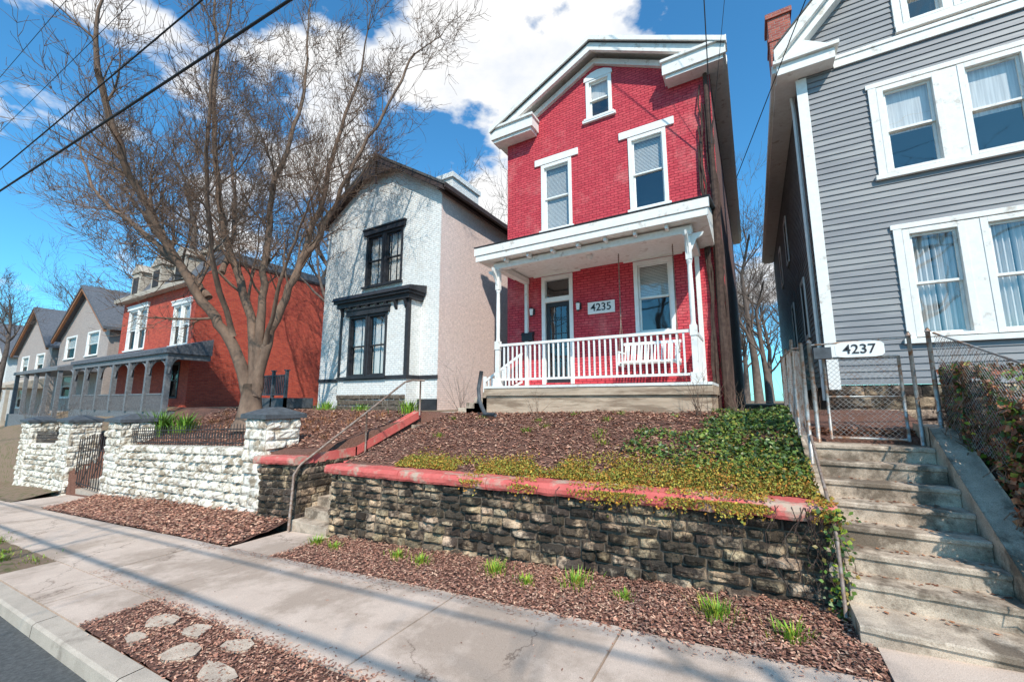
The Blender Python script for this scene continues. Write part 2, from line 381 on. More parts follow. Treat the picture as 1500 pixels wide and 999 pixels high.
def leaves(name,mat,n,fn,size=(.03,.06),cols=((1,1,1),),up=.5,parent=None):
    m=MB()
    for _ in range(n):
        q=fn()
        if q is None: continue
        p,nr=q; p=Vector(p); nr=(Vector(nr)*up+Vector((U(-1,1),U(-1,1),U(-1,1)))*(1-up)).normalized()
        t=nr.orthogonal().normalized(); t=Matrix.Rotation(U(0,6.28),3,nr)@t; b=nr.cross(t); s=U(*size)
        c=random.choice(cols); k=U(.55,1.3); c=(c[0]*k,c[1]*k,c[2]*k)
        m.poly([p-t*s*.6,p-b*s*.45-t*s*.1,p+t*s*.7+nr*s*.1,p+b*s*.45-t*s*.1],c)
    return m.build(name,mat,parent)
def fivy():
    for _ in range(30):
        x=U(-3.4,.5); y=U(5.7,8.8)
        d=noise.noise(Vector((x*1.5,y*1.5,7)))*1.1+ (x+1.2)*.45 - abs(y-7.0)*.16
        if d>U(-.15,.55): break
    else: return None
    return ((x,y,H(x,y)+.02+abs(random.gauss(0,.03))),(0,-.2,1))
ivc=((1,1,1),(1.5,1.4,.9),(.6,.7,.7),(2.2,1.8,1.0),(1.2,1.2,1.0),(2.6,1.7,1.0),(.5,.55,.5),(3.0,1.5,1.1))
leaves('ivy_plant',ivym,7000,fivy,(.03,.062),ivc,.5)
def fyel():
    x=U(-5.6,.55); y=5.42+abs(random.gauss(0,.2+.05*max(0,x+4)))
    if noise.noise(Vector((x*1.6,y*2,2)))+.30+.10*x*.5+.1<U(-.1,.3): return None
    return ((x,y,H(x,max(5.43,y))+.02+abs(random.gauss(0,.03))),(0,0,1))
leaves('groundcover_plant',yellowm,34000,fyel,(.012,.032),((1,1,1),(1.3,1.1,.8),(.7,.85,.6),(1.1,.7,.55),(.5,.65,.5),(1.3,.8,.6),(1.2,.55,.5)),.3)
def fover():
    x=U(-4.2,.6) if R()<.5 else U(-1.8,.62)
    z=capz(x)-abs(random.gauss(0,.08)); e=.25 if x>-2 else 0
    if noise.noise(Vector((x*2.3,0,9)))+e<U(-.1,.5): return None
    if z>capz(x)-.05: return ((x,U(5.06,5.5)**1,capz(x)+U(.0,.03)),(0,-.3,1))
    return ((x,5.06,max(z,capz(x)-.5)+.02),(0,-1,.4))
leaves('groundcover_plant',yellowm,9000,fover,(.012,.035),((1,1,1),(1.4,1.1,.7),(.8,.9,.7),(1.2,.6,.4),(1.2,.7,.5)),.4)
def fvine():
    x=.56+random.gauss(0,.06); z=U(-2.0,-1.0); return ((x,5.0+U(-.06,.06),z),(0,-1,0))
leaves('vine_plant',ivym,220,fvine,(.025,.05),((3,2.2,.8),(1.5,1.5,1),(1,1,1),(4,1.6,1.2)),.5)
m=MB()
for _ in range(34):
    x=U(-2.6,.6) if R()<.6 else U(.3,.62); p=Vector((x,5.07,capz(x)-.02)); pts=[p.copy()]
    for k in range(random.randint(4,12)): p=p+Vector((U(-.05,.05),0,-U(.03,.11))); p.y=5.06-U(0,.03); pts.append(p.copy())
    m.tube(pts,.0035,3,False)
m.build('hanging_vine_stems',dkbrown)
def tuft(name,x,y,z,n=90,h=.14,w=.004,spread=.10,mat=grassm,cols=((1,1,1),(1.4,1.2,.8),(.7,.8,.7))):
    m=MB()
    for _ in range(n):
        a=U(0,6.28); r=abs(random.gauss(0,spread)); bx=x+math.cos(a)*r; by=y+math.sin(a)*r*.8
        hh=h*U(.4,1.1); l=U(.2,.8)*hh; a2=a+U(-.7,.7); c=random.choice(cols); k=U(.6,1.3); c=(c[0]*k,c[1]*k,c[2]*k)
        px,py=math.cos(a2+1.57)*w,math.sin(a2+1.57)*w
        p1=(bx+math.cos(a2)*l*.35,by+math.sin(a2)*l*.35,z+hh*.6); p2=(bx+math.cos(a2)*l,by+math.sin(a2)*l,z+hh)
        m.poly([(bx-px,by-py,z),(bx+px,by+py,z),(p1[0]+px,p1[1]+py,p1[2]),(p1[0]-px,p1[1]-py,p1[2])],c)
        m.poly([(p1[0]-px,p1[1]-py,p1[2]),(p1[0]+px,p1[1]+py,p1[2]),p2],c)
    return m.build(name,mat)
for (x,y,s) in ((-6.7,4.75,1.2),(-6.15,4.7,.9),(-4.75,4.75,1.1),(-4.25,4.7,1.1),(-3.05,4.75,1.3),(-2.5,4.6,.9),(-1.95,4.8,1.3),(-1.35,4.65,.8),(-.45,4.6,1.4),(.12,4.45,1.1)):
    tuft('grass_tuft',x,y,S(x),int(110*s),.12*s,.0045,.085*s,cols=((1.2,1.2,1),(1.6,1.4,.8),(.8,.9,.7),(2.0,1.1,.9)))
for _ in range(46):
    x=U(-24,-10.6); tuft('grass_tuft',x,U(1.9,2.45),S(x),60,.06,.006,.2,cols=((.8,.6,.5),(1,1,1),(1.2,.9,.7),(1.6,.8,.9)))
for _ in range(12):
    x=U(-6.5,-2); y=U(6.6,8.7); tuft('grass_tuft',x,y,H(x,y)-.02,40,.11,.006,.09,cols=((.7,.6,.6),(.9,.8,.6),(1.4,.8,.7)))
for (cx,cy,rx,ry) in ((-5.75,2.25,.22,.14),(-5.1,2.3,.2,.12),(-4.75,2.05,.25,.16),(-4.35,2.33,.18,.1),(-4.05,2.02,.26,.13),(-5.55,1.97,.16,.09)):
    m=MB(); n=8; a0=U(0,1); pts=[(cx+rx*math.cos(a0+k*6.283/n)*U(.65,1.12),cy+ry*math.sin(a0+k*6.283/n)*U(.65,1.12)) for k in range(n)]
    m.prism(pts,lambda a,b:(a,b,S(a)-.03),lambda a,b:(a,b,S(a)+.028)); m.build('flagstone',flag,bevel=.008)
# ------------------------------------------------------------ rock-faced walls
def stoneface(m,org,ud,nd,L,topf,rows,rh,bw,bulge=.035,gap=.012,res=(7,5),irr=.12,vary=(.6,1.35)):
    org=Vector(org); ud=Vector(ud); nd=Vector(nd)
    edges=[0]
    for r in range(rows): edges.append(edges[-1]+rh*U(1-irr,1+irr))
    for r in range(rows):
        u=-U(0,bw)
        while u<L:
            w=U(.55,1.6)*bw; a=max(0,u)+gap*.5; b=min(L,u+w)-gap*.5; u+=w
            if b-a<.05: continue
            nu,nv=res; i0=len(m.v); sd=R()*100; bl=bulge*U(.4,1.6); k=U(*vary); c=(k*U(.95,1.08),k,k*U(.88,1.05)); j1=U(-.008,.008); j2=U(-.008,.008)
            tx=U(-.3,.3); tz=U(-.3,.4)
            for i in range(nu+1):
                for j in range(nv+1):
                    s=i/nu; t=j/nv; uu=a+(b-a)*s; zt=topf(uu)-edges[r]-gap*.5+(j1 if r else 0); zb=topf(uu)-edges[r+1]+gap*.5+j2
                    z=zb+(zt-zb)*t
                    e=(1-abs(2*s-1)**6)*(1-abs(2*t-1)**5)
                    nn=noise.noise(Vector((uu*8+sd,z*8,sd)))*.9+noise.noise(Vector((uu*24,z*24,sd)))*.5
                    h=e*(bl*(1+tx*(2*s-1)+tz*(2*t-1))+bulge*nn)
                    p=org+ud*uu+nd*h; m.v.append((p.x,p.y,z))
            for i in range(nu):
                for j in range(nv):
                    q=i0+i*(nv+1)+j; m.f.append((q,q+nv+1,q+nv+2,q+1)); m.c.append(c)
P=empty('stone_retaining_wall')
m=MB(); stoneface(m,(-7,5.2,0),(1,0,0),(0,-1,0),7.58,lambda u:capz(u-7)-.15,9,.142,.26,.055,.02,(8,6),.22,(.5,1.5))
stoneface(m,(.58,5.2,0),(0,1,0),(1,0,0),.9,lambda u:CAPR-.15,7,.142,.3)
stoneface(m,(-7.0,5.2,0),(0,1,0),(-1,0,0),2.6,lambda u:capz(-7)-.15,9,.142,.3,.02); m.build('stone_blocks',stone,P)
m=MB(); m.prism_y([(-6.99,-2.75),(.57,-2.2),(.57,CAPR-.155),(-6.99,CAPL-.155)],5.205,5.43); m.box(-6.99,-6.8,5.43,7.8,-2.6,-1.36); m.build('mortar_core',mortar,P)
def copingx(m,x0,x1,y0,y1,zf,th,n=None):
    n=n or int((x1-x0)/.06); prof=[(y0+.01,-th),(y0-.008,-th*.75),(y0-.012,-th*.4),(y0,-.03),(y0+.03,0),((y0+y1)/2,.004),(y1-.02,0),(y1,-.03),(y1,-th)]
    i0=len(m.v); k=len(prof)
    for i in range(n+1):
        x=x0+(x1-x0)*i/n
        for (yy,zz) in prof:
            e=noise.noise(Vector((x*4,yy*8,zz*8)))*.016+noise.noise(Vector((x*15,yy*18,zz*18)))*.009; m.v.append((x,yy+e,zf(x)+zz+e*.7))
    for i in range(n):
        for j in range(k-1):
            a=i0+i*k+j; m.f.append((a,a+k,a+k+1,a+1)); m.c.append(None)
        a=i0+i*k; m.f.append((a,a+k-1,a+2*k-1,a+k)); m.c.append(None)
    m.f.append(tuple(i0+j for j in range(k))); m.c.append(None); m.f.append(tuple(i0+n*k+j for j in range(k-1,-1,-1))); m.c.append(None)
m=MB(); x=-7.06
for L in (1.9,1.75,2.0,2.03):
    copingx(m,x,x+L-.012,5.08,5.47,capz,.15); x+=L
m.build('red_coping',redcap,P)
P=empty('stone_stair_cheek_wall')
m=MB(); stoneface(m,(-9.4,5.2,0),(1,0,0),(0,-1,0),1.32,lambda u:-1.28+.07*u,9,.142,.27,.05,.018,(8,6),.22,(.55,1.45))
stoneface(m,(-8.08,5.2,0),(0,1,0),(1,0,0),2.6,lambda u:-1.24,9,.142,.3,.02); m.build('stone_blocks',stone,P)
m=MB(); m.box(-9.39,-8.09,5.205,5.7,-2.8,-1.27); m.box(-8.3,-8.09,5.7,7.8,-2.7,-1.26); m.build('mortar_core',mortar,P)
m=MB(); copingx(m,-9.5,-8.02,5.08,5.5,lambda x:-1.13+.05*(x+8.02),.15)
def curb(m,x0,x1,pts,th=.16):
    for (ya,za),(yb,zb) in zip(pts,pts[1:]):
        m.prism_x([(ya,za-th),(yb,zb-th),(yb,zb),(ya,za)],x0,x1)
m.build('red_coping',redcap,P)
m=MB(); curb(m,-8.28,-8.06,[(5.52,-1.12),(6.6,-1.08),(8.7,-.30)]); curb(m,-7.02,-6.84,[(5.48,-1.19),(6.7,-1.15),(8.7,-.36)],.3); m.build('red_stair_curb',redcap,P,bevel=.02)
m=MB()
y=5.14; z=S(-7.5)+.01
for k in range(7):
    m.box(-8.07,-7.0,y+k*.27,7.9,z-.3+k*.17,z+(k+1)*.17-.003*k)
zt=z+7*.17
for k in range(4):
    m.box(-8.05,-7.02,7.45+k*.3,9.4,zt-.2+k*.165,zt+(k+1)*.165)
m.build('concrete_stairs',stepconc,bevel=.012)
m=MB(); m.box(-8.3,-6.7,9.0,16,-.7,-.33); m.build('garden_path',concrete)
m=MB(); m.tube([(-8.0,5.05,-2.5),(-8.0,5.08,-1.45),(-8.0,5.2,-1.28),(-8.0,8.0,.48),(-8.0,8.3,.55),(-8.0,8.75,.55)],.026,8); m.tube([(-8.0,8.6,.55),(-8.0,8.6,-.4)],.024,8); m.tube([(-8.0,6.8,-.28),(-8.0,6.8,-1.4)],.02,8)
m.build('pipe_handrail',rust,smooth=True)
P=empty('concrete_steps')
m=MB()
for k in range(8):
    zb=-1.97+k*.178; y0=4.72+k*.27
    e=.0 if k else .5
    x0_=.62-(.02 if k<1 else 0); x1_=1.74+e*.6; n=14; yy0=y0-e*.35; zt_=zb+.178+U(-.004,.004); i0=len(m.v)
    for i in range(n+1):
        xx=x0_+(x1_-x0_)*i/n; w=noise.noise(Vector((xx*5,k*3,0)))*.008; w2=noise.noise(Vector((xx*7,k*5,4)))*.004
        m.v+= [(xx,yy0+w+.01,zb-.25),(xx,yy0+w+.01,zt_-.05),(xx,yy0+w-.012,zt_-.045+w2),(xx,yy0+w-.012,zt_-.012+w2),(xx,yy0+.004+w,zt_+w2),(xx,7.2,zt_)]
    K=6
    for i in range(n):
        for j in range(K-1):
            a=i0+i*K+j; m.f.append((a,a+K,a+K+1,a+1)); m.c.append(None)
    m.f.append(tuple(i0+q for q in range(K))); m.c.append(None); a=i0+n*K; m.f.append(tuple(a+q for q in range(K-1,-1,-1))); m.c.append(None)
m.build('treads',stepconc,P)
m=MB(); curb(m,1.745,2.0,[(4.95,-1.50),(6.75,-.33),(7.3,-.3)],.9); curb(m,.49,.615,[(5.2,-1.35),(6.75,-.50),(7.2,-.45)],1.0); m.build('stair_cheeks',stepconc,P,bevel=.015)
m=MB(); m.box(.62,2.1,7.2,9.55,-.8,-.53); m.build('garden_path',concrete)
def wz(x): return -1.10+.045*(x+10.6)
P=empty('white_stone_wall')
m=MB(); stoneface(m,(-17.8,5.36,0),(1,0,0),(0,-1,0),7.4,lambda u:wz(u-17.8),8,.21,.33,.08,.02,vary=(.8,1.15))
stoneface(m,(-29.5,5.36,0),(1,0,0),(0,-1,0),5.4,lambda u:wz(u-29.5),8,.23,.38,.08,.02,vary=(.8,1.15)); m.build('stone_blocks',whitestone,P)
m=MB(); m.prism_y([(-17.8,-3.5),(-10.4,-3),(-10.4,wz(-10.4)-.01),(-17.8,wz(-17.8)-.01)],5.37,5.75); m.prism_y([(-29.5,-4.4),(-24.1,-3.9),(-24.1,wz(-24.1)-.01),(-29.5,wz(-29.5)-.01)],5.37,5.75)
m.build('wall_core',whitestone,P)
def pillar(x0,x1,y0,y1,zt,zb,nm='stone_gate_pillar'):
    P=empty(nm); m=MB(); rows=int((zt-zb)/.24)+1
    stoneface(m,(x0,y0,0),(1,0,0),(0,-1,0),x1-x0,lambda u:zt,rows,.24,(x1-x0)*.7,.05,.012,vary=(.85,1.12))
    stoneface(m,(x1,y0,0),(0,1,0),(1,0,0),y1-y0,lambda u:zt,rows,.24,.4,.05,.012,vary=(.85,1.12))
    stoneface(m,(x0,y0,0),(0,1,0),(-1,0,0),y1-y0,lambda u:zt,rows,.24,.4,.05,.012)
    m.build('stones',whitestone,P); m=MB(); m.box(x0+.01,x1-.01,y0+.01,y1,zb-.2,zt); m.build('core',whitestone,P)
    m=MB(); a,b,c,d=x0-.1,x1+.1,y0-.1,y1+.1; m.box(a,b,c,d,zt,zt+.1); m.build('cap_slab',dkgrey,P,bevel=.01)
    m=MB(); cx,cy=(a+b)/2,(c+d)/2; z=zt+.1; k=.12
    m.poly([(a,c,z),(b,c,z),(cx+k,cy-k,z+.16),(cx-k,cy-k,z+.16)]); m.poly([(b,c,z),(b,d,z),(cx+k,cy+k,z+.16),(cx+k,cy-k,z+.16)])
    m.poly([(b,d,z),(a,d,z),(cx-k,cy+k,z+.16),(cx+k,cy+k,z+.16)]); m.poly([(a,d,z),(a,c,z),(cx-k,cy-k,z+.16),(cx-k,cy+k,z+.16)]); m.poly([(cx-k,cy-k,z+.16),(cx+k,cy-k,z+.16),(cx+k,cy+k,z+.16),(cx-k,cy+k,z+.16)])
    m.build('cap_top',dkgrey,P)
pillar(-10.35,-9.5,5.3,6.1,-.42,-2.7); pillar(-19.0,-17.8,5.3,6.2,-.72,-3.2); pillar(-24.2,-22.9,5.3,6.2,-.85,-3.6); pillar(-29.8,-28.6,5.3,6.2,-1.0,-4)
P=empty('iron_fence'); m=MB()
for (xa,xb) in ((-17.7,-10.4),(-28.5,-24.3)):
    for dz in (.08,.42): m.tube([(xa,5.55,wz(xa)+dz),(xb,5.55,wz(xb)+dz)],.014,4)
    x=xa
    while x<xb:
        z=wz(x); m.tube([(x,5.55,z),(x,5.55,z+.5)],.010,4,False); m.poly([(x-.025,5.55,z+.5),(x+.025,5.55,z+.5),(x,5.55,z+.58)])
        pts=[(x+.07+.05*math.cos(t*.785),5.55,z+.27+.09*math.sin(t*.785)) for t in range(9)]; m.tube(pts,.008,3,False)
        x+=.15
m.build('bars',iron,P)
P=empty('iron_gate'); m=MB()
for k in range(16): x=-22.8+k*.25; m.tube([(x,5.6,-3.2),(x,5.6,-1.5+.25*math.sin(k*.2))],.016,4)
for z in (-3.1,-1.8): m.tube([(-22.9,5.6,z),(-19,5.6,z)],.018,4)
m.build('bars',iron,P)
# ------------------------------------------------------------ RED HOUSE
P=empty('red_brick_house'); Yw=10.6; xl,xr=-6.38,-.40; xc=-3.37; zb=-.6; ze=8.45; zr=9.95
ops=[op(-5.17,-4.18,5.0,7.14),op(-2.51,-1.52,5.02,7.14),op(-3.67,-2.9,8.12,9.42),op(-5.2,-4.22,.45,3.6),op(-2.51,-1.53,1.68,3.6)]
m=MB(); wallY(m,xl,xr,zb,[(xl,ze),(xc,zr),(xr,ze)],Yw,ops)
m.build('front_brick_wall',red_brick,P)
m=MB(); m.poly([(xr,Yw,zb),(xr,24,zb),(xr,24,ze),(xr,Yw,ze)]); m.poly([(xl,24,zb),(xl,Yw,zb),(xl,Yw,ze),(xl,24,ze)]); m.poly([(xr,24,zb),(xl,24,zb),(xl,24,ze),(xc,24,zr),(xr,24,ze)])
m.build('side_brick_walls',side_brick,P)
sl=(zr-ze)/(xr-xc)
def chev(xc,zc,half,slp,th):
    return [(xc-half,zc-half*slp-th),(xc,zc-th),(xc+half,zc-half*slp-th),(xc+half,zc-half*slp),(xc,zc),(xc-half,zc-half*slp)]
m=MB(); m.prism_y(chev(xc,zr+.42,3.36,sl,.14),10.12,24.3); m.build('roof',shingle,P)
m=MB(); m.prism_y(chev(xc,zr+.26,3.32,sl,.22),10.16,10.26); m.prism_y(chev(xc,zr+.275,3.34,sl,.02),10.27,24.2)
m.prism_y(chev(xc,zr+.42,3.40,sl,.12),10.06,10.155)
m.prism_y(chev(xc,zr+.03,3.05,sl,.16),10.50,10.598)
for (a,b) in ((-6.74,-5.25),(-1.45,0.0)):
    m.prism_y([(a,8.3),(b,8.3),(b,8.62),(a,8.62)],10.14,10.58)
    m.box(a-.04,b+.04,10.08,10.585,8.625,8.70)
    m.box(a+.06,b-.06,10.2,10.585,8.2,8.295)
m.box(xr+.003,xr+.32,10.6,24.2,8.28,8.36); m.box(xr+.3,xr+.42,10.59,24.2,8.37,8.56); m.box(xl-.32,xl-.003,10.6,24.2,8.28,8.36)
m.build('white_cornice',white_old,P,bevel=.006)
m=MB()
for (a,b,z) in ((-5.38,-3.96,7.16),(-2.75,-1.30,7.16),(-5.45,-3.98,3.62),(-2.76,-1.29,3.62)): m.box(a,b,Yw-.045,Yw+.1,z,z+.21)
m.box(-3.78,-2.8,Yw-.08,Yw+.04,8.02,8.11)
m.prism_y([(-3.72,9.36),(-2.86,9.36),(-2.88,9.47),(-3.1,9.58),(-3.29,9.61),(-3.5,9.58),(-3.70,9.47)],Yw-.05,Yw+.05)
m.build('stone_lintels',white,P,bevel=.005)
window(P,-5.17,-4.18,5.0,7.14,Yw,white,'blind',.10,nm='upper_left_window',blind=.97)
window(P,-2.51,-1.52,5.02,7.14,Yw,white,'blind',.10,nm='upper_right_window',blind=.48)
window(P,-3.67,-2.9,8.12,9.4,Yw,white,'shade',.10,nm='attic_window',blind=.5)
window(P,-2.51,-1.53,1.68,3.6,Yw,white,'blind',.10,nm='porch_window',blind=.5)
D=empty('front_door',P); m=MB()
m.box(-5.2,-5.09,Yw-.03,Yw+.14,.45,3.6); m.box(-4.33,-4.22,Yw-.03,Yw+.14,.45,3.6); m.box(-5.09,-4.33,Yw-.03,Yw+.14,3.49,3.6); m.box(-5.09,-4.33,Yw-.03,Yw+.14,2.82,2.96)
m.build('door_frame',white,D,bevel=.005)
m=MB(); m.box(-5.085,-4.97,Yw+.05,Yw+.1,.47,2.815); m.box(-4.45,-4.335,Yw+.05,Yw+.1,.47,2.815); m.box(-4.97,-4.45,Yw+.05,Yw+.1,2.68,2.815); m.box(-4.97,-4.45,Yw+.05,Yw+.1,.47,.72)
for k in range(1,3): x=-4.97+k*.52/3; m.box(x-.01,x+.01,Yw+.06,Yw+.09,.72,2.68)
for k in range(1,5): z=.72+k*1.96/5; m.box(-4.97,-4.45,Yw+.062,Yw+.088,z-.01,z+.01)
m.build('door_leaf',black,D)
m=MB(); m.poly([(-4.97,Yw+.075,.72),(-4.45,Yw+.075,.72),(-4.45,Yw+.075,2.68),(-4.97,Yw+.075,2.68)]); m.poly([(-5.09,Yw+.07,2.96),(-4.33,Yw+.07,2.96),(-4.33,Yw+.07,3.49),(-5.09,Yw+.07,3.49)]); m.build('door_glass',glassm,D)
m=MB(); m.box(-5.3,-4.1,Yw+.4,Yw+.42,.3,3.8); m.build('hall',room,D)
m=MB(); m.tube([(-4.40,Yw+.05,1.45),(-4.40,Yw,1.45),(-4.46,Yw-.01,1.45)],.012,6); m.build('door_handle',galv,D)
for i,x in enumerate((-5.47,-4.02)):
    Q=empty('wall_sconce_%d'%(i+1),P); m=MB(); m.box(x-.05,x+.05,Yw-.03,Yw-.002,2.5,2.68); m.tube([(x,Yw-.03,2.62),(x,Yw-.12,2.72),(x,Yw-.16,2.68)],.01,6)
    m.tube([(x,Yw-.16,2.70),(x,Yw-.16,2.66),(x,Yw-.16,2.65)],[.02,.075,.07],8); m.tube([(x,Yw-.16,2.46),(x,Yw-.16,2.42)],[.05,.015],8); m.build('bracket',black,Q)
    m=MB(); m.tube([(x,Yw-.16,2.65),(x,Yw-.16,2.46)],[.06,.042],8); m.build('glass_shade',white,Q)
m=MB(); m.box(-5.82,-5.46,Yw-.13,Yw-.003,1.72,1.9); m.prism_x([(Yw-.14,1.9),(Yw-.003,1.9),(Yw-.003,2.0),(Yw-.1,1.97)],-5.83,-5.45); m.build('mailbox',black,P,bevel=.006)
def text(body,name,loc,size,mat,parent,off=.004):
    c=bpy.data.curves.new(name,'FONT'); c.body=body; c.size=size; c.extrude=.004; c.align_x='CENTER'; c.align_y='CENTER'; c.offset=off
    o=bpy.data.objects.new(name,c); sc.collection.objects.link(o); o.location=loc; o.rotation_euler=(math.pi/2,0,0); c.materials.append(mat)
    if parent: o.parent=parent
    return o
Q=empty('house_number_sign',P); m=MB(); m.box(-3.78,-3.03,Yw-.045,Yw-.004,2.33,2.66); m.build('plate',white,Q,bevel=.005); text('4235','digits',(-3.405,Yw-.05,2.495),.29,black,Q,.002)
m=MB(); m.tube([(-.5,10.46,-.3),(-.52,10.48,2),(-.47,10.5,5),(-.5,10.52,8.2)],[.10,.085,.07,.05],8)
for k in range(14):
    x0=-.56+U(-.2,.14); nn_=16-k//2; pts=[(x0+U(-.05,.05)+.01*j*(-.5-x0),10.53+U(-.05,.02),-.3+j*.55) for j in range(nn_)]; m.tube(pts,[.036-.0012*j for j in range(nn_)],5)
m.build('corner_dark_tubes',dkbrown,P)  # dark brown upright tubes forming a dark strip up the right front corner
Q=empty('porch',P); m=MB()
m.box(-5.95,-.72,8.85,10.59,-.75,.115); m.build('foundation',porchbase,Q,bevel=.01)
m=MB(); m.box(-6.0,-.68,8.78,10.59,.305,.36); m.build('floor',white_old,Q)
m=MB(); m.box(-6.0,-.68,8.80,8.845,.12,.30); m.box(-.72,-.68,8.85,10.58,.12,.30); m.build('floor_skirt',porchbase,Q)
m=MB()
for x in (-5.68,-.97):
    m.box(x-.1,x+.1,8.86,9.06,.362,.56); m.box(x-.055,x+.055,8.905,9.015,.56,1.3); m.box(x-.07,x+.07,8.89,9.03,1.3,1.52)
    m.tube([(x,8.96,1.52),(x,8.96,1.6),(x,8.96,2.2),(x,8.96,2.8),(x,8.96,2.86),(x,8.96,2.9)],[.06,.05,.055,.045,.06,.055],10)
    m.box(x-.06,x+.06,8.90,9.02,2.9,3.42); m.box(x-.09,x+.09,8.87,9.05,3.42,3.46)
    m.prism_x([(8.895,3.02),(8.895,3.45),(8.66,3.45),(8.68,3.37),(8.78,3.28),(8.85,3.16)],x-.02,x+.02)
    s=1 if x>-3 else -1
    m.prism_y([(x+s*.061,3.12),(x+s*.061,3.45),(x+s*.3,3.45),(x+s*.27,3.39),(x+s*.15,3.32),(x+s*.1,3.2)][::s],8.94,8.98)
m.box(-5.78,-.87,8.87,9.05,3.462,3.62)
m.box(-5.76,-5.60,9.05,10.58,3.462,3.62); m.box(-1.05,-.89,9.05,10.58,3.462,3.62)
for x in (-5.68,-.97): m.box(x-.05,x+.05,10.5,10.597,.362,3.46)
m.build('posts_and_beams',white_old,Q,bevel=.006)
m=MB(); m.prism_x([(8.62,3.66),(10.597,3.66),(10.597,4.55),(8.62,3.96)],-6.12,-.56)
m.prism_x([(8.55,3.80),(8.615,3.80),(8.615,3.93),(8.60,4.01),(8.55,4.0)],-6.18,-.50)
m.prism_x([(8.575,3.64),(8.615,3.64),(8.615,3.79),(8.575,3.79)],-6.15,-.53)
m.build('roof_body',white_old,Q,bevel=.006)
m=MB(); m.prism_x([(8.55,4.015),(10.59,4.60),(10.59,4.64),(8.53,4.04)],-6.2,-.48); m.build('roof_covering',dkgrey,Q)
m=MB()
for k in range(7): x=-5.3+k*.66; m.box(x-.03,x+.03,8.66,8.86,3.56,3.655)
m.tube([(-3.35,9.6,3.66),(-3.35,9.6,3.6),(-3.35,9.6,3.52)],[.07,.09,.04],10)
m.build('modillions_and_lamp',white,Q)
m=MB()
def rail(m,xa,xb,y):
    m.box(xa,xb,y-.035,y+.035,1.38,1.44); m.box(xa,xb,y-.025,y+.025,.50,.55)
    n=int((xb-xa)/.125)
    for k in range(1,n): x=xa+(xb-xa)*k/n+U(-.004,.004); m.box(x-.018,x+.018,y-.016,y+.016,.55,1.38)
rail(m,-5.62,-1.045,8.96)
m.box(-1.005,-.935,9.06,10.5,1.38,1.44); m.box(-.995,-.945,9.06,10.5,.5,.55)
for k in range(1,12): y=9.06+k*.12; m.box(-.992,-.948,y-.02,y+.02,.55,1.38)
m.build('railing',white,Q)
m=MB()
for k in range(4): m.box(-7.1+k*.27,-6.005,9.15,10.3,-.5,-.2+k*.14)
m.build('porch_steps',stepconc,Q,bevel=.01)
m=MB(); m.prism_y([(-7.0,.55),(-5.75,1.3),(-5.75,1.38),(-7.0,.63)],10.35,10.41); m.prism_y([(-7.0,-.1),(-5.75,.5),(-5.75,.56),(-7.0,-.04)],10.35,10.41)
for k in range(10): x=-6.9+k*.12; m.box(x-.02,x+.02,10.36,10.40,-.02+(x+7)*.5,.6+(x+7)*.6)
m.box(-7.08,-7.0,10.34,10.42,-.3,.72); m.build('steps_railing',white,Q)
W=empty('porch_swing',P); m=MB(); sx0,sx1=-2.72,-1.38
for k in range(6): y=9.55+k*.085; m.box(sx0,sx1,y,y+.065,.86,.885)
for k in range(17): x=sx0+.04+k*(sx1-sx0-.1)/16; m.prism_x([(9.98,.9),(10.0,.9),(10.16,1.36),(10.14,1.36)],x,x+.035)
m.prism_x([(10.12,1.34),(10.17,1.34),(10.19,1.41),(10.14,1.41)],sx0,sx1); m.prism_x([(9.97,.89),(10.02,.89),(10.04,.95),(9.99,.95)],sx0-.002,sx1+.002)
for x in (sx0+.01,sx1-.05): m.box(x,x+.04,9.56,10.04,1.12,1.15); m.box(x,x+.04,9.57,9.61,.8,1.12); m.box(x,x+.04,9.5,10.05,.80,.855)
m.build('bench',white,W)
m=MB()
for x in (sx0+.03,sx1-.03):
    for (yy,zz) in ((9.57,1.12),(10.05,1.14)): m.tube([(x,yy,zz),(x,9.85,1.95)],.009,4)
    z=1.95
    while z<3.6:
        m.tube([(x-.016,9.85,z),(x,9.85,z+.02),(x+.016,9.85,z+.04),(x,9.85,z+.06)],.008,4); z+=.045
    m.tube([(x,9.85,1.95),(x,9.85,3.64)],.008,4)
m.build('chains',rust,W)
m=MB(); m.tube([(-6.05,8.75,.75),(-6.1,8.7,.3),(-6.0,8.6,-.0),(-5.8,8.45,-.2),(-5.55,8.2,-.32),(-5.2,8.1,-.33)],.05,8); m.build('drain_pipe',dkgrey,P,smooth=True)
# ------------------------------------------------------------ WHITE HOUSE
P=empty('white_brick_house'); xl,xr,xc=-15.45,-9.12,-12.28; ze=7.5; zr=9.45
ops=[op(-12.95,-10.95,4.4,6.5)]
m=MB(); wallY(m,xl,xr,-.6,[(xl,ze),(xc,zr),(xr,ze)],10.6,ops); m.build('front_wall',white_brick,P)
m=MB(); m.poly([(xr,10.6,-.8),(xr,15.6,-.8),(xr,15.6,ze),(xr,10.6,ze)]); m.poly([(xl,15.6,-.8),(xl,10.6,-.8),(xl,10.6,ze),(xl,15.6,ze)]); m.poly([(xr,15.6,-.8),(xl,15.6,-.8),(xl,15.6,ze),(xc,15.6,zr),(xr,15.6,ze)]); m.build('side_walls',pink_brick,P)
sl=(zr-ze)/(xr-xc)
m=MB(); m.prism_y(chev(xc,zr+.26,3.55,sl,.10),10.25,15.9); m.build('roof',shingle,P)
m=MB(); m.prism_y(chev(xc,zr+.16,3.50,sl,.2),10.28,10.36); m.prism_y(chev(xc,zr+.15,3.5,sl,.03),10.37,15.8); m.box(xr+.02,xr+.14,10.3,15.9,7.35,7.5); m.box(xr+.3,xr+.42,10.28,15.9,7.33,7.50)
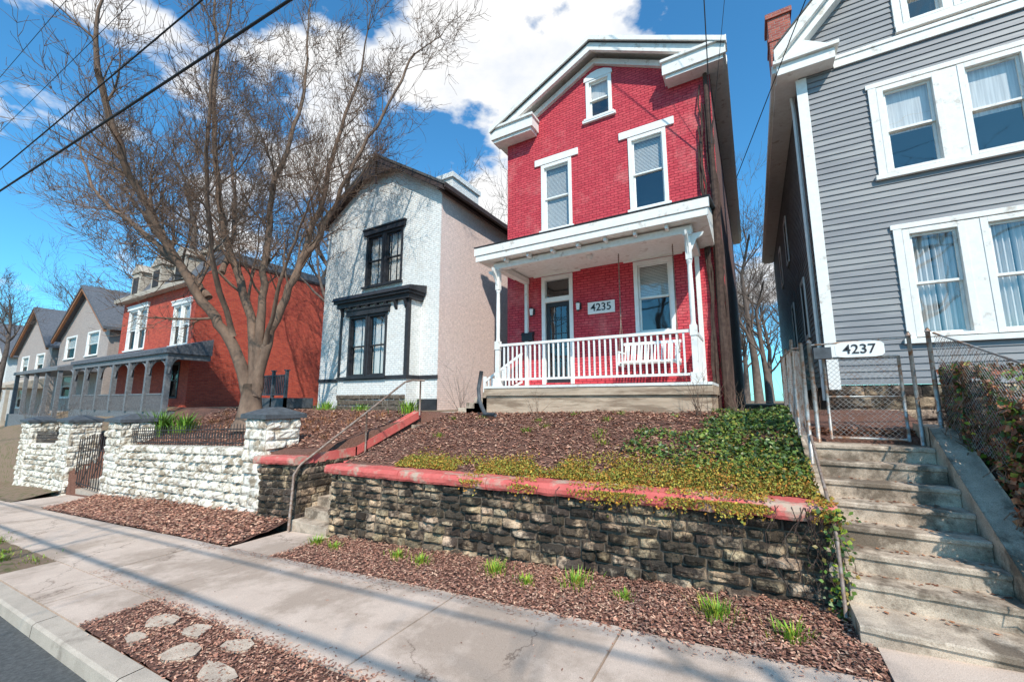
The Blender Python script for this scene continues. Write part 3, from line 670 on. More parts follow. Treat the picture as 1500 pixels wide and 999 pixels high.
m.prism_y([(xc-1.0,zr-.62),(xc+1.0,zr-.62),(xc,zr+.0)],10.30,10.35)
m.box(xc-.05,xc+.05,10.3,10.36,zr-1.0,zr)
m.build('dark_bargeboard',brownroof,P)
m=MB(); m.box(-10.5,-9.8,12.0,13.8,7.2,8.85); m.box(-10.58,-9.72,11.92,13.88,8.855,9.05); m.build('chimney',white_brick,P)
def dblwin(P,x0,x1,z0,z1,y,mat,inner,nm):
    xm=(x0+x1)/2; window(P,x0,xm-.02,z0,z1,y,mat,inner,.09,False,nm+'_left',.5); window(P,xm+.02,x1,z0,z1,y,mat,inner,.09,False,nm+'_right',.5)
    m=MB(); m.box(xm-.019,xm+.019,y-.06,y+.1,z0,z1); m.box(x0-.08,x1+.08,y-.12,y-.04,z0-.08,z0); m.box(x0-.12,x1+.12,y-.10,y-.002,z1+.002,z1+.2); m.box(x0-.16,x1+.16,y-.14,y-.002,z1+.2,z1+.26); m.build(nm+'_trim',mat,P)
dblwin(P,-12.95,-10.95,4.4,6.5,10.6,black,'curtain','upper_window')
Q=empty('bay_window',P); bx0,bx1=-13.45,-9.95; by=10.0
m=MB(); wallY(m,bx0,bx1,-.7,[(bx0,3.45),(bx1,3.45)],by,[op(-12.95,-10.95,.85,3.1)]); m.poly([(bx1,by,-.7),(bx1,10.6,-.7),(bx1,10.6,3.45),(bx1,by,3.45)]); m.poly([(bx0,by,-.7),(bx0,by,3.45),(bx0,10.6,3.45),(bx0,10.6,-.7)]); m.build('bay_walls',white_brick,Q)
dblwin(Q,-12.95,-10.95,.85,3.1,by,black,'curtain','bay_sash')
m=MB(); m.box(bx0-.12,bx1+.12,by-.14,10.58,3.45,3.62); m.box(bx0-.2,bx1+.2,by-.24,10.58,3.62,3.72); m.prism_x([(by-.3,3.72),(10.58,3.72),(10.58,4.0),(by-.22,3.86)],bx0-.26,bx1+.26)
for k in range(8):
    x=bx0+.05+k*(bx1-bx0-.2)/7; m.prism_x([(by-.15,3.45),(by-.003,3.45),(by-.003,3.12),(by-.05,3.2)],x,x+.1)
m.box(bx1-.12,bx1+.02,by-.03,by+.10,.86,3.44); m.box(bx0-.02,bx0+.1,by-.03,by+.1,.86,3.44)
m.box(bx0-.04,bx1+.04,by-.05,10.58,.72,.85); m.build('black_cornice',black,Q)
m=MB(); m.box(xl,bx0-.05,10.55,10.598,.72,.85); m.box(bx1+.05,xr+.02,10.55,10.598,.72,.85); m.box(bx1+.01,xr+.02,10.54,10.598,-.5,.05); m.build('belt_band',black,P)
m=MB(); stoneface(m,(bx0,by-.02,0),(1,0,0),(0,-1,0),bx1-bx0,lambda u:.2,4,.2,.4,.03); m.build('stone_base',mortar,P)
m=MB(); m.box(-17.2,-15.46,13.2,18,-.6,5.4); m.build('rear_wing',white_brick,P)
m=MB(); m.prism_x([(12.8,5.3),(18,5.3),(18,6.6),(12.8,5.5)],-17.6,-15.47); m.build('rear_wing_roof',brownroof,P)
P=empty('wooden_deck'); m=MB()
m.box(-18.6,-15.6,9.3,10.5,-.3,.1)
for x in (-18.6,-17.6,-16.6,-15.7):
    m.box(x,x+.1,9.3,9.4,-.3,1.15); m.box(x-.03,x+.13,9.27,9.43,1.15,1.19)
m.box(-18.5,-15.65,9.32,9.38,.95,1.0); m.box(-18.5,-15.65,9.32,9.38,.2,.25)
for k in range(24): x=-18.45+k*.12; m.box(x,x+.04,9.33,9.37,.25,.95)
m.build('rails',dkgrey,P)
# ------------------------------------------------------------ GREY HOUSE
P=empty('grey_siding_house'); gx0,gx1=1.28,7.9; gy=9.6; gc=(gx0+gx1)/2; gze=7.22; gs=1.08
wins=[(2.41,3.26,4.14,5.86),(3.50,4.35,4.14,5.86),(2.49,3.28,1.08,3.02),(3.46,4.25,1.08,3.02),(5.3,6.6,4.14,5.86),(5.3,6.6,1.08,3.02),(2.92,3.55,7.0,8.1),(3.6,4.25,7.0,8.1)]
m=MB(); z=.28; c=.118
while z<10.6:
    zt=z+c; a,b=gx0,gx1
    if z>gze:
        a=gx0+(z-gze)/gs; b=gx1-(z-gze)/gs
    if a>=b: break
    segs=[(a,b)]
    for w in wins:
        if w[2]-.02<zt and w[3]+.02>z:
            ns=[]
            for s in segs:
                if w[1]<=s[0] or w[0]>=s[1]: ns.append(s)
                else:
                    if w[0]>s[0]: ns.append((s[0],w[0]+.03))
                    if w[1]<s[1]: ns.append((w[1]-.03,s[1]))
            segs=ns
    for s in segs:
        if s[1]-s[0]<.08: continue
        m.poly([(s[0],gy-.02,z),(s[1],gy-.02,z),(s[1],gy,zt),(s[0],gy,zt)]); m.poly([(s[0],gy,z),(s[1],gy,z),(s[1],gy-.02,z),(s[0],gy-.02,z)])
    if z<6.7:
        m.poly([(gx0-.018,gy,z),(gx0,gy,zt),(gx0,23,zt),(gx0-.018,23,z)]); m.poly([(gx0,gy,z),(gx0-.018,gy,z),(gx0-.018,23,z),(gx0,23,z)])
    z=zt
m.build('lap_siding',siding,P)
m=MB(); m.poly([(gx0+.05,gy+.2,0),(gx0+.05,23,0),(gx0+.05,23,6.8),(gx0+.05,gy+.2,6.8)]); m.box(gx1,gx1+.05,gy,23,-.6,6.8); m.build('inner_shell',room,P)
m=MB(); m.prism_y([(gx0-.07,.2),(gx0+.10,.2),(gx0+.10,6.54),(gx0-.07,6.54)],gy-.045,gy-.022); m.box(gx0-.05,gx0-.02,gy-.018,gy+.1,.2,6.62)
m.box(gx0+.56,gx1,gy-.05,gy-.022,6.55,6.72); m.box(gx0+.56,gx1,gy-.07,gy-.022,6.722,6.79)
m.box(gx0-.4,gx0+.55,gy-.35,gy-.022,6.58,6.80); m.box(gx0-.46,gx0+.62,gy-.42,gy-.022,6.805,6.88); m.prism_y([(gx0-.4,6.88),(gx0+.5,6.88),(gx0+.1,7.15)],gy-.36,gy-.022)
rk=[(gx0-.42,6.86),(gc,6.86+(gc-gx0+.42)*gs),(gx1+.42,6.86),(gx1+.42,7.12),(gc,7.12+(gc-gx0+.42)*gs),(gx0-.42,7.12)]
m.prism_y(rk,gy-.42,gy-.3)
m.prism_y([(a,b-.20) for a,b in rk[:3]]+[(a,b-.10) for a,b in rk[3:]],gy-.29,gy-.025)
m.box(gx0-.42,gx0-.02,gy,23,6.62,6.68); m.box(gx0-.48,gx0-.38,gy-.3,23,6.69,6.86)
m.build('white_trim',white_old,P,bevel=.004)
m=MB(); m.prism_y([(a,b+.28) for a,b in rk[:3]]+[(a,b+.06) for a,b in rk[3:]],gy-.44,23); m.build('roof',shingle,P)
for i,w in enumerate(wins): window(P,w[0],w[1],w[2],w[3],gy-.02,white_old,'curtain' if w[2]<2 else 'shade',.09,False,'window_%d'%i,.6 if w[2]<2 else (.52 if i!=1 else .55))
m=MB()
for (a,b,c_,d) in ((2.41,4.35,4.14,5.86),(2.49,4.25,1.08,3.02)):
    m.box(a-.12,a,gy-.05,gy-.018,c_-.02,d+.02); m.box(b,b+.12,gy-.05,gy-.018,c_-.02,d+.02); m.box(a-.15,b+.15,gy-.055,gy-.018,d+.02,d+.11); m.box(a-.17,b+.17,gy-.09,gy-.018,c_-.11,c_-.02)
m.box(3.26,3.50,gy-.045,gy+.1,4.14,5.86); m.box(3.28,3.46,gy-.045,gy+.1,1.08,3.02)
m.box(2.8,2.92,gy-.045,gy+.1,6.9,8.1); m.box(2.8,4.35,gy-.075,gy+.1,6.85,6.98); m.box(3.55,3.6,gy-.045,gy+.1,6.98,8.1)
m.build('window_trim',white_old,P,bevel=.004)
m=MB(); stoneface(m,(gx0+.02,gy+.02,0),(1,0,0),(0,-1,0),6.6,lambda u:.28,6,.2,.45,.03); m.build('stone_foundation',stone,P)
m=MB(); m.box(gx0+.03,gx1,gy+.03,23,-.9,.27); m.build('foundation_core',mortar,P)
m=MB(); m.box(1.08,1.6,12.4,13.1,6.9,10.6); m.box(1.03,1.65,12.35,13.15,10.6,10.75); m.box(1.05,1.62,12.38,13.12,9.9,10.0); m.box(1.4,2.0,19.5,20.2,5,11); m.box(1.35,2.05,19.45,20.25,11,11.2); m.build('brick_chimneys',chim_brick,P)
m=MB(); m.tube([(gx0-.1,gy+.6,6.6),(gx0-.08,gy+.6,6.3),(gx0-.08,gy+.6,0)],.04,6); m.build('downspout',white,P)
for k,(ya,za) in enumerate(((12,1.5),(15,4.3),(15,1.5),(18,4.3))):
    m=MB(); m.box(gx0-.05,gx0-.018,ya,ya+.8,za,za+.1); m.box(gx0-.05,gx0-.018,ya,ya+.8,za+1.4,za+1.5); m.box(gx0-.05,gx0-.018,ya,ya+.1,za+.1,za+1.4); m.box(gx0-.05,gx0-.018,ya+.7,ya+.8,za+.1,za+1.4); m.build('side_window_trim_%d'%k,white,P)
    m=MB(); m.box(gx0-.035,gx0-.019,ya+.1,ya+.7,za+.1,za+1.4); m.build('side_window_pane_%d'%k,room,P)
# ------------------------------------------------------------ ORANGE BRICK HOUSE
P=empty('orange_brick_house'); xl,xr=-34.5,-24.6; y0=9.6
ops=[op(-33.4,-30.6,3.0,5.5),op(-27.1,-25.1,2.9,5.1),op(-27.0,-25.6,.1,2.0)]
m=MB(); wallY(m,xl,xr,-1.2,[(xl,6.3),(xr,6.3)],y0,ops); m.poly([(xr,y0,-1.2),(xr,17.5,-1.2),(xr,17.5,7.6),(xr,y0+1.1,7.6),(xr,y0,6.3)]); m.poly([(xl,17,-1.2),(xl,y0,-1.2),(xl,y0,6.3),(xl,17,6.3)]); m.build('brick_walls',orange_brick,P)
dblwin(P,-33.4,-30.6,3.0,5.5,y0,white,'blind','upper_left'); dblwin(P,-27.1,-25.1,2.9,5.1,y0,white,'blind','upper_right'); window(P,-27.0,-25.6,.1,2.0,y0,black,'dark',.1,False,'door')
m=MB(); m.prism_x([(y0-.1,6.32),(y0+1.0,8.3),(17.4,8.3),(17.4,6.32)],xl,xr-.3); m.build('mansard_roof',slate,P)
m=MB(); m.box(xl-.3,xr+.1,y0-.45,y0-.02,6.05,6.3); m.box(xl,xr-.2,y0+.8,y0+1.1,8.3,8.5)
for x in (-33.6,-30.6,-27.6): m.box(x,x+1.3,y0-.05,y0+1,6.4,7.9); m.prism_y([(x-.15,7.9),(x+1.45,7.9),(x+.65,8.5)],y0-.12,y0+1)
m.build('cornice_and_dormers',tan,P)
m=MB()
for x in (-33.6,-30.6,-27.6): m.box(x+.25,x+1.05,y0-.08,y0-.055,6.6,7.6)
m.build('dormer_glass',room,P)
m=MB(); m.box(xr-.25,xr+.06,y0+1.2,17.6,7.6,7.75); m.build('parapet',brownroof,P)
Q=empty('porch',P); m=MB(); py=8.0
m.prism_x([(py-.2,2.1),(y0-.01,2.1),(y0-.01,2.9),(py-.2,2.3)],-35.5,-22.3); m.build('porch_roof',slate,Q)
m=MB(); m.box(-35.4,-22.4,py-.1,py+.1,1.85,2.095); m.box(-22.6,-22.4,py+.1,y0-.02,1.85,2.095)
x=-35.2
while x<-22.3:
    m.box(x-.1,x+.1,py-.1,py+.1,-.5,1.85)
    for s in (-1,1):
        pts=[(x+s*.1,py,1.2),(x+s*.2,py,1.5),(x+s*.45,py,1.7),(x+s*.8,py,1.83)]; m.tube(pts,.05,4)
        m.tube([(x+s*.1,py,1.5),(x+s*.4,py,1.83)],.03,4)
    x+=2.12
m.box(-35.4,-22.4,py,y0,-1.2,-.5)
for k in range(110): x=-35.2+k*.116; m.box(x,x+.03,py-.02,py+.02,-.5,.25)
m.box(-35.4,-22.4,py-.03,py+.03,.25,.32)
m.build('porch_ironwork',midgrey,Q)
# ------------------------------------------------------------ far houses
bargem=M('stained_bargeboard',(.35,.16,.08))
def farhouse(nm,x0,x1,y0,z0,ze,zr,wall,roofm,porch=True):
    P=empty(nm); xc=(x0+x1)/2; w=x1-x0
    ops=[op(x0+w*.15,x0+w*.38,z0+4.2,z0+6.0),op(x0+w*.6,x0+w*.83,z0+4.2,z0+6.0),op(x0+w*.15,x0+w*.4,z0+1.2,z0+3.0)]
    m=MB(); wallY(m,x0,x1,z0-2,[(x0,ze),(xc,zr),(x1,ze)],y0,ops); m.poly([(x1,y0,z0-2),(x1,y0+12,z0-2),(x1,y0+12,ze),(x1,y0,ze)]); m.build('walls',wall,P)
    for i,o in enumerate(ops): window(P,o[0]-.04,o[1]+.04,o[2]-.04,o[3]+.04,y0,white,'blind',.12,True,'window_%d'%i)
    m=MB(); s=(zr-ze)/(w/2); m.prism_y(chev(xc,zr+.3,w/2+.5,s,.2),y0-.5,y0+12); m.build('roof',roofm,P)
    m=MB(); m.prism_y(chev(xc,zr+.12,w/2+.45,s,.25),y0-.45,y0-.3); m.build('bargeboard',bargem,P)
    m=MB(); m.box(xc-.4,xc+.4,y0+5,y0+6,zr-1,zr+1.4); m.build('chimney',chim_brick,P)
    if porch:
        m=MB(); m.prism_x([(y0-2.2,z0+2.9),(y0-.01,z0+2.9),(y0-.01,z0+3.8),(y0-2.2,z0+3.1)],x0,x1)
        for k in range(5): x=x0+.2+k*(w-.4)/4; m.box(x-.1,x+.1,y0-2.1,y0-1.9,z0,z0+2.9)
        m.box(x0,x1,y0-2.2,y0,z0-1.5,z0); m.build('porch',midgrey if 'brick' in nm else tan,P)
farhouse('tan_brick_house',-49,-38,10,-1.0,5.0,8.4,tan_brick,slate)
farhouse('cottage',-62,-51,10,-1.9,4.6,8.2,tan_brick,slate)
farhouse('cottage',-78,-66,10,-2.8,4.6,8.2,white_brick,slate)
farhouse('cottage',-100,-84,10,-3.8,5,9,orange_brick,slate)
# ------------------------------------------------------------ TREES
def rdir(d,ang):
    d=d.normalized(); a=d.orthogonal().normalized(); a=Matrix.Rotation(U(0,6.283),3,d)@a
    return (d*math.cos(ang)+a*math.sin(ang)).normalized()
def branch(m,p,d,L,r,lev,maxlev,up=.12,wob=.22,kids=(5,7),minr=.006):
    seg=max(3,min(7,int(L/.35))); pts=[p.copy()]; rad=[r]; q=p.copy(); dd=d.normalized(); dirs=[dd]
    for k in range(seg):
        dd=(dd+Vector((U(-wob,wob),U(-wob,wob),U(-wob,wob)+up))).normalized()
        q=q+dd*(L/seg); pts.append(q.copy()); rad.append(max(minr*.6,r*(1-.8*(k+1)/seg))); dirs.append(dd)
    m.tube(pts,rad,7 if r>.08 else (5 if r>.03 else 3),False)
    if lev>=maxlev: return
    n=random.randint(*kids)
    for i in range(n):
        t=U(.25,1.0) if i else 1.0; k=min(seg,int(t*seg))
        branch(m,pts[k],rdir(dirs[k],U(.4,.95)),L*U(.45,.72),max(minr,rad[k]*U(.5,.75)),lev+1,maxlev,up,wob*1.1,kids,minr)
def limb(m,pts,r0,r1,nb,Lb,maxlev,start=.25,kids=(4,6)):
    V=[Vector(p) for p in pts]; out=[]
    for i in range(len(V)-1):
        a=V[max(i-1,0)]; b=V[i]; c=V[i+1]; d=V[min(i+2,len(V)-1)]
        for k in range(5):
            t=k/5; out.append(.5*((2*b)+(c-a)*t+(2*a-5*b+4*c-d)*t*t+(3*b-3*c+d-a)*t**3)+Vector((U(-.05,.05),U(-.05,.05),0)))
    out.append(V[-1]); n=len(out); rad=[(r0+(r1-r0)*(k/(n-1))**.7)*U(.93,1.07) for k in range(n)]
    m.tube(out,rad,9)
    for i in range(nb):
        k=int((start+(1-start)*(i+U(0,.8))/nb)*(n-1)); k=min(n-2,k); d=(out[k+1]-out[k]).normalized()
        branch(m,out[k],rdir(d,U(.5,1.1)),Lb*U(.6,1.15)*(1-.35*k/n),rad[k]*U(.3,.5),1,maxlev,kids=kids,minr=.007)
    branch(m,out[-1],(out[-1]-out[-2]),Lb,r1,1,maxlev,kids=kids,minr=.007)
random.seed(21)
P=empty('large_bare_tree'); m=MB()
m.tube([(-13.5,7,-.9),(-13.5,7,-.55),(-13.52,7,-.1),(-13.55,7,.5)],[.52,.38,.30,.24],12)
limb(m,[(-13.6,7,-.1),(-13.9,6.6,1.6),(-14.5,6.0,2.8),(-14.9,5.2,4.2),(-15.0,4.5,5.4),(-14.8,3.7,6.6),(-14.3,2.8,8.6)],.20,.07,17,2.7,4,.3)
limb(m,[(-13.5,7,0),(-13.6,6.9,2.2),(-14.2,6.5,4.2),(-14.6,6.0,6.5),(-14.6,5.6,9),(-14.4,5.4,11.5)],.18,.05,18,3.0,4,.3)
limb(m,[(-13.4,7,0),(-13.3,7.0,2.4),(-13.5,7.0,4.6),(-13.4,7.1,7.4),(-12.9,7.4,9.8),(-12.8,7.5,12)],.17,.04,18,3.0,4,.3)
limb(m,[(-13.4,7.05,.1),(-13.1,7.2,2.2),(-12.5,7.5,4.0),(-12.0,7.8,6.2),(-11.6,8.0,8.6),(-10.9,8.2,10.8)],.17,.04,18,2.8,4,.35)
limb(m,[(-12.4,7.6,4.4),(-11.6,7.8,5.6),(-10.6,8.0,7.6),(-9.4,8.3,9.4),(-8.6,8.5,11)],.10,.03,15,2.5,4,.2)
limb(m,[(-14.6,6,3.2),(-15.8,5.8,4.2),(-17.6,5.6,5.6),(-19.5,5.4,7.2),(-21.5,5.4,8.6)],.12,.04,16,3.0,4,.2)
limb(m,[(-14.3,6.2,4.0),(-15.2,6.8,6),(-17,7.4,8.5),(-19,8,11)],.11,.04,14,3.0,4,.2)
limb(m,[(-14.9,5.4,4.0),(-16.4,4.6,5.4),(-18.0,4.0,6.6),(-19.8,3.8,8.6)],.10,.03,13,2.6,4,.2)
limb(m,[(-13.9,6.5,2.0),(-13.2,5.4,4.2),(-12.2,4.6,6.5),(-11.2,4.2,8.8)],.10,.03,11,2.3,4,.3)
limb(m,[(-13.2,7.1,1.6),(-12.2,6.8,3.2),(-11.2,6.6,4.6),(-10.2,6.4,5.6)],.08,.025,8,1.7,3,.3)
m.build('trunk_and_branches',bark,P,smooth=True)
def template(seed,h,nb=15,kids=(4,5),maxlev=4,minr=.012):
    random.seed(seed); m=MB()
    pts=[Vector((0,0,-1)),Vector((U(-.2,.2),U(-.2,.2),h*.2)),Vector((U(-.4,.4),U(-.4,.4),h*.42)),Vector((U(-.6,.6),U(-.6,.6),h*.6)),Vector((U(-.8,.8),U(-.8,.8),h*.78))]
    m.tube(pts,[h*.024,h*.017,h*.012,h*.008,h*.004],8)
    for i in range(nb):
        t=U(.28,1); k=t*4; a=int(min(3,k)); q=pts[a].lerp(pts[a+1],min(1,k-a))
        branch(m,q,rdir(Vector((0,0,1)),U(.4,1.1)),h*.30*U(.7,1.15)*(1.2-.6*t),h*.008*(1.3-t),1,maxlev,.1,.2,kids,minr)
    me=m.build('tmp',barkd,smooth=True); data=me.data; bpy.data.objects.remove(me); return data
T=[template(3,16),template(5,18),template(11,15),template(13,14,10,(2,4),3)]
G=empty('distant_trees')
random.seed(5)
places=[(-14,26,1),(-11,34,1.2),(-8,28,.95),(-24,28,1.2),(-38,26,1.2),(-46,22,1.1),(-20,22,.9),(-55,24,1.2),(-66,26,1.2),(-76,22,1.1),(-90,20,1.2),(-42,34,1.4),(-28,38,1.3),
 (0.3,34,.75),(1.2,40,.8),(-.6,44,.9),(.8,30,.6),(3,46,1),(-1.5,50,1),(-5,38,.95),(-110,16,1.3),(-70,6.5,.8),(-88,7,.8)]
for i,(x,y,s) in enumerate(places):
    o=bpy.data.objects.new('tree_%d'%i,T[i%3]); sc.collection.objects.link(o); o.parent=G; o.location=(x,y,(-.4 if x>-34 else lot(x))); s*=U(.9,1.1); o.scale=(s,s,s*U(.9,1.1)); o.rotation_euler=(0,0,U(0,6.28))
for (x,y,s,r,k) in ((-36.3,13.5,1.4,1,0),(-19.5,14.5,.95,2.4,1),(-48,7.0,.7,.4,2),(6.5,-5.0,1.0,2.0,3),(-5.5,-8.5,1.1,3.3,3)):
    o=bpy.data.objects.new('bare_tree',T[k]); sc.collection.objects.link(o); o.location=(x,y,-.6 if y>5 else S(x)); o.scale=(s,s,s); o.rotation_euler=(0,0,r)
# ------------------------------------------------------------ shrubs
def shrub(name,x,y,z,n,h,mat=bark):
    m=MB()
    for _ in range(n):
        branch(m,Vector((x+U(-.1,.1),y+U(-.1,.1),z)),rdir(Vector((0,0,1)),U(.05,.6)),h*U(.6,1),.008,1,2,.02,.15,(2,4),.003)
    m.build(name,mat)
shrub('bare_shrub',-.85,8.35,-.35,12,.85); shrub('bare_shrub',-.2,8.5,-.35,9,.6); shrub('bare_shrub',-7.3,9.6,-.4,10,1.5,barkd); shrub('bare_shrub',-4.3,8.4,-.4,6,.6); shrub('bare_shrub',.9,8.6,-.6,12,.9); shrub('bare_shrub',-31,6.8,-1.8,24,2.2,barkd); shrub('bare_shrub',-35,6.5,-2,24,2.2,barkd); shrub('bare_shrub',-26.5,6.6,-1.6,16,1.4,barkd)
for (x,y,h,n) in ((-18.0,6.4,.9,240),(-19.4,6.7,.9,200),(-16.8,6.6,.7,140)): tuft('yucca_plant',x,y,max(H(x,y),-1.6),n,h,.018,.22,cols=((.6,.7,.7),(.9,.9,.7)))
tuft('spiky_plant',-8.7,8.9,-.4,120,.45,.012,.18); tuft('spiky_plant',-13.2,9.4,-.4,120,.4,.012,.2); tuft('spiky_plant',-11.3,9.3,-.4,80,.3,.012,.2)
for _ in range(26):
    x=U(-18.5,-9); y=U(6,8.6); tuft('dry_plant',x,y,H(x,y)-.05,40,.2,.008,.2,mat=drym)
P=empty('ivy_hedge')
def hedge_s(x,y):
    return .08+.16*math.sin(y*2.2)+.12*noise.noise(Vector((x*2,y*2,0)))+ (y-5.6)*.16
def fh():
    y=U(4.7,7.1); k=R()
    if k<.5: x=2.0+.16*noise.noise(Vector((y*3,0,4)))+U(0,.1); zt=hedge_s(x,y); zl=max(S(x),-1.95+(y-4.7)*.62); z=U(zl,zt); n=(-1,-.3,.2)
    elif k<.8: x=U(2.0,4.2); y=4.7+.2*noise.noise(Vector((x*3,1,4)))+U(0,.1); z=U(S(x),hedge_s(x,y)); n=(0,-1,.2)
    else: x=U(2.0,4.2); z=hedge_s(x,y)+U(-.05,.05); n=(0,0,1)
    return ((x,y,z),n)
leaves('leaves',drym,9000,fh,(.03,.07),((1,1,1),(.6,.5,.5),(1.4,1.2,1),(1,.6,.5),(1.6,1.3,1.1)),.4,P)
def fh2():
    for _ in range(9):
        q=fh()
        if q[0][2]>-.6+U(-.5,.2): return q
leaves('green_leaves',ivym,4500,fh2,(.035,.07),ivc+((2.5,2.2,1),(3,2.6,1.2)),.5,P)
m=MB(); m.box(2.12,4.2,4.88,7.1,-2.1,-.25); m.build('soil_core',dkbrown,P)
random.seed(77)
m=MB()
for _ in range(200):
    q=fh()[0]; p=Vector(q); pts=[p]
    for k in range(6): p=p+Vector((U(-.06,.04),U(-.12,.12),U(-.14,.10))); pts.append(p)
    m.tube(pts,.005,3,False)
m.build('stems',bark,P)
def fg():
    x=U(.64,2.1); y=7.15+abs(random.gauss(0,.4)); return ((x,y,-.5+U(0,.12)),(0,0,1))
leaves('dry_leaf_litter',drym,1500,fg,(.03,.07),((1,1,1),(.6,.5,.5),(1.4,1.2,1)),.6)
def fst():
    k=random.randint(0,7); x=U(.64,1.72); y=4.72+k*.27+U(.14,.26); return ((x,y,-1.97+(k+1)*.178+.008),(0,0,1))
leaves('dry_leaf_litter',drym,160,fst,(.02,.045),((1,1,1),(.6,.5,.5),(1.4,1.2,1)),.9)
# ------------------------------------------------------------ chain-link fence and gate
def chain(m,A,B,z0a,z1a,z0b,z1b,s=.06,r=.0024):
    A=Vector(A);B=Vector(B);L=(B-A).length; h=max(z1a-z0a,z1b-z0b); n=int((L+h)/s)
    def pt(u,v): t=u/L; p=A.lerp(B,t); zl=z0a+(z0b-z0a)*t; zh=z1a+(z1b-z1a)*t; return (p.x,p.y,zl+(zh-zl)*v/h)
    for k in range(-int(h/s)-1,n+1):
        for sg in (1,-1):
            u0=k*s
            if sg==1: a,b=(u0,0),(u0+h,h)
            else: a,b=(u0,h),(u0+h,0)
            (ua,va),(ub,vb)=a,b
            if ub<=0 or ua>=L: continue
            if ua<0: va+= (vb-va)*(-ua)/(ub-ua); ua=0
            if ub>L: vb=va+(vb-va)*(L-ua)/(ub-ua); ub=L
            m.tube([pt(ua,va),pt(ub,vb)],r,3,False)
P=empty('chain_link_gate'); m=MB()
gy_=6.9; m.tube([(.84,gy_,-.5),(.84,gy_,.56)],.018,6); m.tube([(1.6,gy_,-.5),(1.6,gy_,.56)],.018,6); m.tube([(.84,gy_,.56),(1.6,gy_,.56)],.016,6); m.tube([(.84,gy_,-.48),(1.6,gy_,-.48)],.016,6); m.tube([(.84,gy_,.05),(1.6,gy_,.05)],.012,6)
m.tube([(.7,gy_,-.9),(.7,gy_,.78)],.025,8); m.tube([(.7,gy_,.78),(.7,gy_,.83)],[.035,.01],8); m.tube([(1.72,gy_,-.9),(1.72,gy_,.8)],.022,8); m.tube([(1.72,gy_,.8),(1.72,gy_,.86)],[.034,.01],8); m.tube([(1.9,gy_,-.6),(1.9,gy_,.84)],.024,8); m.tube([(1.9,gy_,.84),(1.9,gy_,.89)],[.036,.01],8)
m.tube([(.7,gy_,.75),(1.72,gy_,.78)],.012,6)
chain(m,(.84,gy_,0),(1.6,gy_,0),-.48,.56,-.48,.56); m.build('gate_frame',galv,P,smooth=True)
m=MB(); m.prism_y([(.97,.60),(1.0,.57),(1.06,.56),(1.38,.56),(1.44,.57),(1.47,.60),(1.47,.72),(1.44,.75),(1.38,.76),(1.06,.76),(1.0,.75),(.97,.72)],gy_-.05,gy_-.03); m.build('number_plate',white,P)
text('4237','digits',(1.22,gy_-.054,.66),.17,black,P,.001)
m=MB(); m.box(.73,.92,gy_-.12,gy_-.02,.55,.70); m.build('mailbox',dkgrey,P)
P=empty('chain_link_fence'); m=MB()
chain(m,(.5,6.95,0),(.5,9.5,0),-.45,.70,-.3,.78); m.tube([(.5,6.95,.72),(.5,9.5,.80)],.015,6)
for y in (6.95,8.2,9.5): m.tube([(.5,y,-.6),(.5,y,.85)],.02,8)
m.tube([(.55,6.3,-.9),(.55,6.3,.72)],.023,8); chain(m,(.55,6.3,0),(.5,6.95,0),-.6,.62,-.45,.70); m.tube([(.55,6.3,.66),(.5,6.95,.72)],.014,6)
chain(m,(2.02,5.3,0),(1.95,6.9,0),-.7,.30,-.4,.80); m.tube([(2.02,5.3,.32),(1.95,6.9,.82)],.012,6)
m.build('mesh_and_posts',galv,P,smooth=True)
m=MB(); m.tube([(.56,6.6,-.25),(.56,6.3,-.42),(.56,5.2,-1.05),(.56,4.95,-1.25),(.56,4.9,-1.9)],.016,8); m.build('stair_handrail',rust,smooth=True)
# ------------------------------------------------------------ overhead wires
m=MB()
def wire(a,b,r,sag=.15,ext0=0,ext1=0,n=24):
    a=Vector(a);b=Vector(b);d=b-a;a2=a-d*ext0;b2=b+d*ext1; pts=[]
    for k in range(n+1):
        t=k/n; p=a2.lerp(b2,t); p.z-=sag*math.sin(math.pi*t); pts.append(p)
    m.tube(pts,r,6)
wire((-15.1,1.7,5.0),(-4.95,2.51,5.2),.022,.1,2,1.5)
wire((-16.5,1.79,6),(-7.05,2.32,6.2),.014,.1,2,1.5)
wire((-17.6,1.8,7.5),(-9.8,2.19,7.6),.006,.1,2,2)
wire((-17.6,1.5,8.6),(-9.8,1.9,8.7),.006,.1,2,2)
wire((-60,-3.7,2.2),(30,-4.3,7.9),.04,0); wire((-60,-2.9,2.4),(30,-3.5,8.1),.028,0); wire((-60,-3.3,3.2),(30,-3.8,8.8),.014,0)
wire((.0,10.5,5.2),(1.29,8.05,7.0),.010,0,0,3); wire((-.45,10.4,6.2),(-.33,9.1,9.0),.014,0,0,3)
wire((-.45,10.4,6.3),(.15,9.0,9.2),.006,0,0,3)
m.build('overhead_wires',wirem,smooth=True)
# ------------------------------------------------------------ light
az=math.radians(38); el=math.radians(44)
sd=Vector((math.sin(az)*math.cos(el),-math.cos(az)*math.cos(el),math.sin(el)))
L=bpy.data.lights.new('sun','SUN'); L.energy=5.0; L.angle=math.radians(.5); L.color=(1,.94,.85)
lo=bpy.data.objects.new('sun',L); sc.collection.objects.link(lo); lo.rotation_euler=sd.to_track_quat('Z','Y').to_euler()
w=bpy.data.worlds.new('World'); sc.world=w; w.use_nodes=True; nt=w.node_tree; nt.nodes.clear()
out=nt.nodes.new('ShaderNodeOutputWorld'); sky=nt.nodes.new('ShaderNodeTexSky'); sky.sky_type='NISHITA'; sky.sun_disc=False
sky.sun_elevation=el; sky.sun_rotation=math.atan2(sd.x,sd.y); sky.ozone_density=1.6; sky.dust_density=.5
bg=nt.nodes.new('ShaderNodeBackground'); bg.inputs[1].default_value=.15
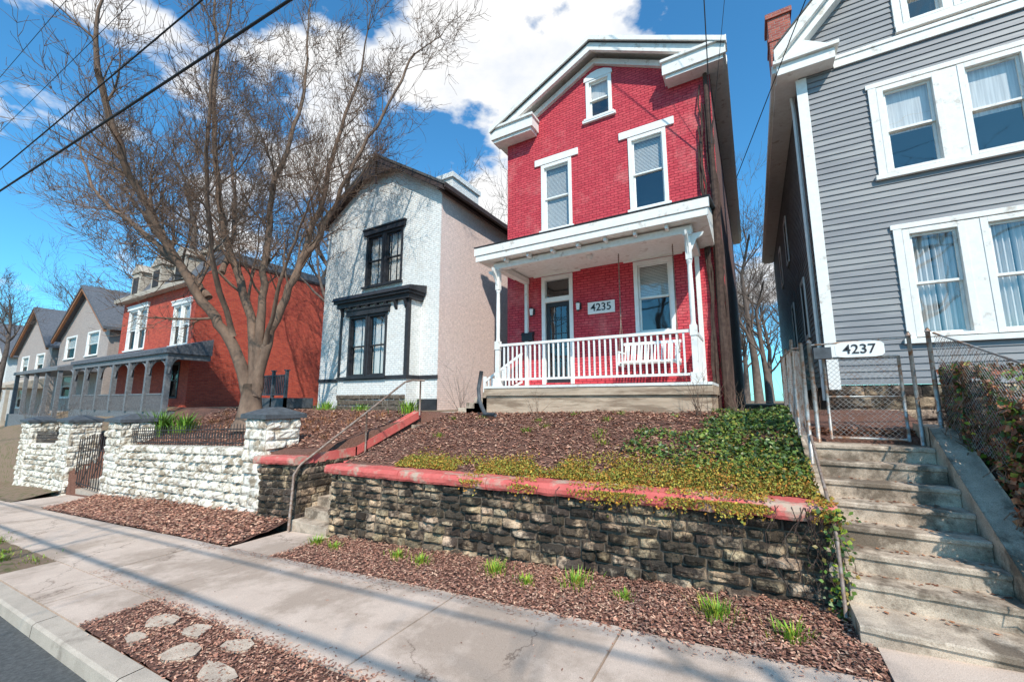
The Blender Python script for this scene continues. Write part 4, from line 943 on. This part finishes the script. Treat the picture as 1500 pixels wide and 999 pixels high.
tint=mixc(nt,1.0,sky.outputs[0],(.52,1.30,1.62),'MULTIPLY'); nt.links.new(tint,bg.inputs[0])
tc=nt.nodes.new('ShaderNodeTexCoord')
def mth(op,a,b):
    n=nt.nodes.new('ShaderNodeMath'); n.operation=op
    for i,v in enumerate((a,b)):
        if isinstance(v,(int,float)): n.inputs[i].default_value=v
        else: nt.links.new(v,n.inputs[i])
    return n.outputs[0]
mpw=nt.nodes.new('ShaderNodeMapping'); mpw.inputs['Scale'].default_value=(1,1,1.9); nt.links.new(tc.outputs['Generated'],mpw.inputs[0])
n1=noise_node(nt,mpw.outputs[0],3.4,7,.55)
def blob(d,lo_,hi_):
    v=nt.nodes.new('ShaderNodeVectorMath'); v.operation='DOT_PRODUCT'; nt.links.new(tc.outputs['Generated'],v.inputs[0]); v.inputs[1].default_value=Vector(d).normalized()
    mr=nt.nodes.new('ShaderNodeMapRange'); nt.links.new(v.outputs['Value'],mr.inputs[0]); mr.inputs[1].default_value=lo_; mr.inputs[2].default_value=hi_; return mr.outputs[0]
b1=blob((-.30,.72,.66),.93,.985); b2=blob((-.55,.76,.42),.985,1); b3=blob((-.9,.25,.30),.85,1); b4=blob((-.45,.86,.40),.99,1)
sumb=mth('ADD',mth('MULTIPLY',b1,.24),mth('ADD',mth('MULTIPLY',b2,.14),mth('ADD',mth('MULTIPLY',b3,.10),mth('MULTIPLY',b4,.2))))
tot=mth('ADD',n1.outputs[0],sumb)
cr=ramp(nt,tot,[(.60,(0,0,0)),(.665,(1,1,1))])
bg2=nt.nodes.new('ShaderNodeBackground'); n2=noise_node(nt,mpw.outputs[0],6,5,.6); ccol=ramp(nt,n2.outputs[0],[(.32,(.80,.85,.93)),(.55,(1,1,1))]); nt.links.new(ccol.outputs[0],bg2.inputs[0]); bg2.inputs[1].default_value=1.05
mx=nt.nodes.new('ShaderNodeMixShader'); nt.links.new(cr.outputs[0],mx.inputs[0]); nt.links.new(bg.outputs[0],mx.inputs[1]); nt.links.new(bg2.outputs[0],mx.inputs[2]); nt.links.new(mx.outputs[0],out.inputs[0])
# ------------------------------------------------------------ camera
cam=bpy.data.cameras.new('camera'); co=bpy.data.objects.new('camera',cam); sc.collection.objects.link(co); sc.camera=co
cam.sensor_width=36; cam.lens=36*600/1500; cam.clip_end=3000; cam.clip_start=.05
co.location=(0,0,0); co.rotation_euler=(math.radians(90+8.25),0,math.radians(30.4))
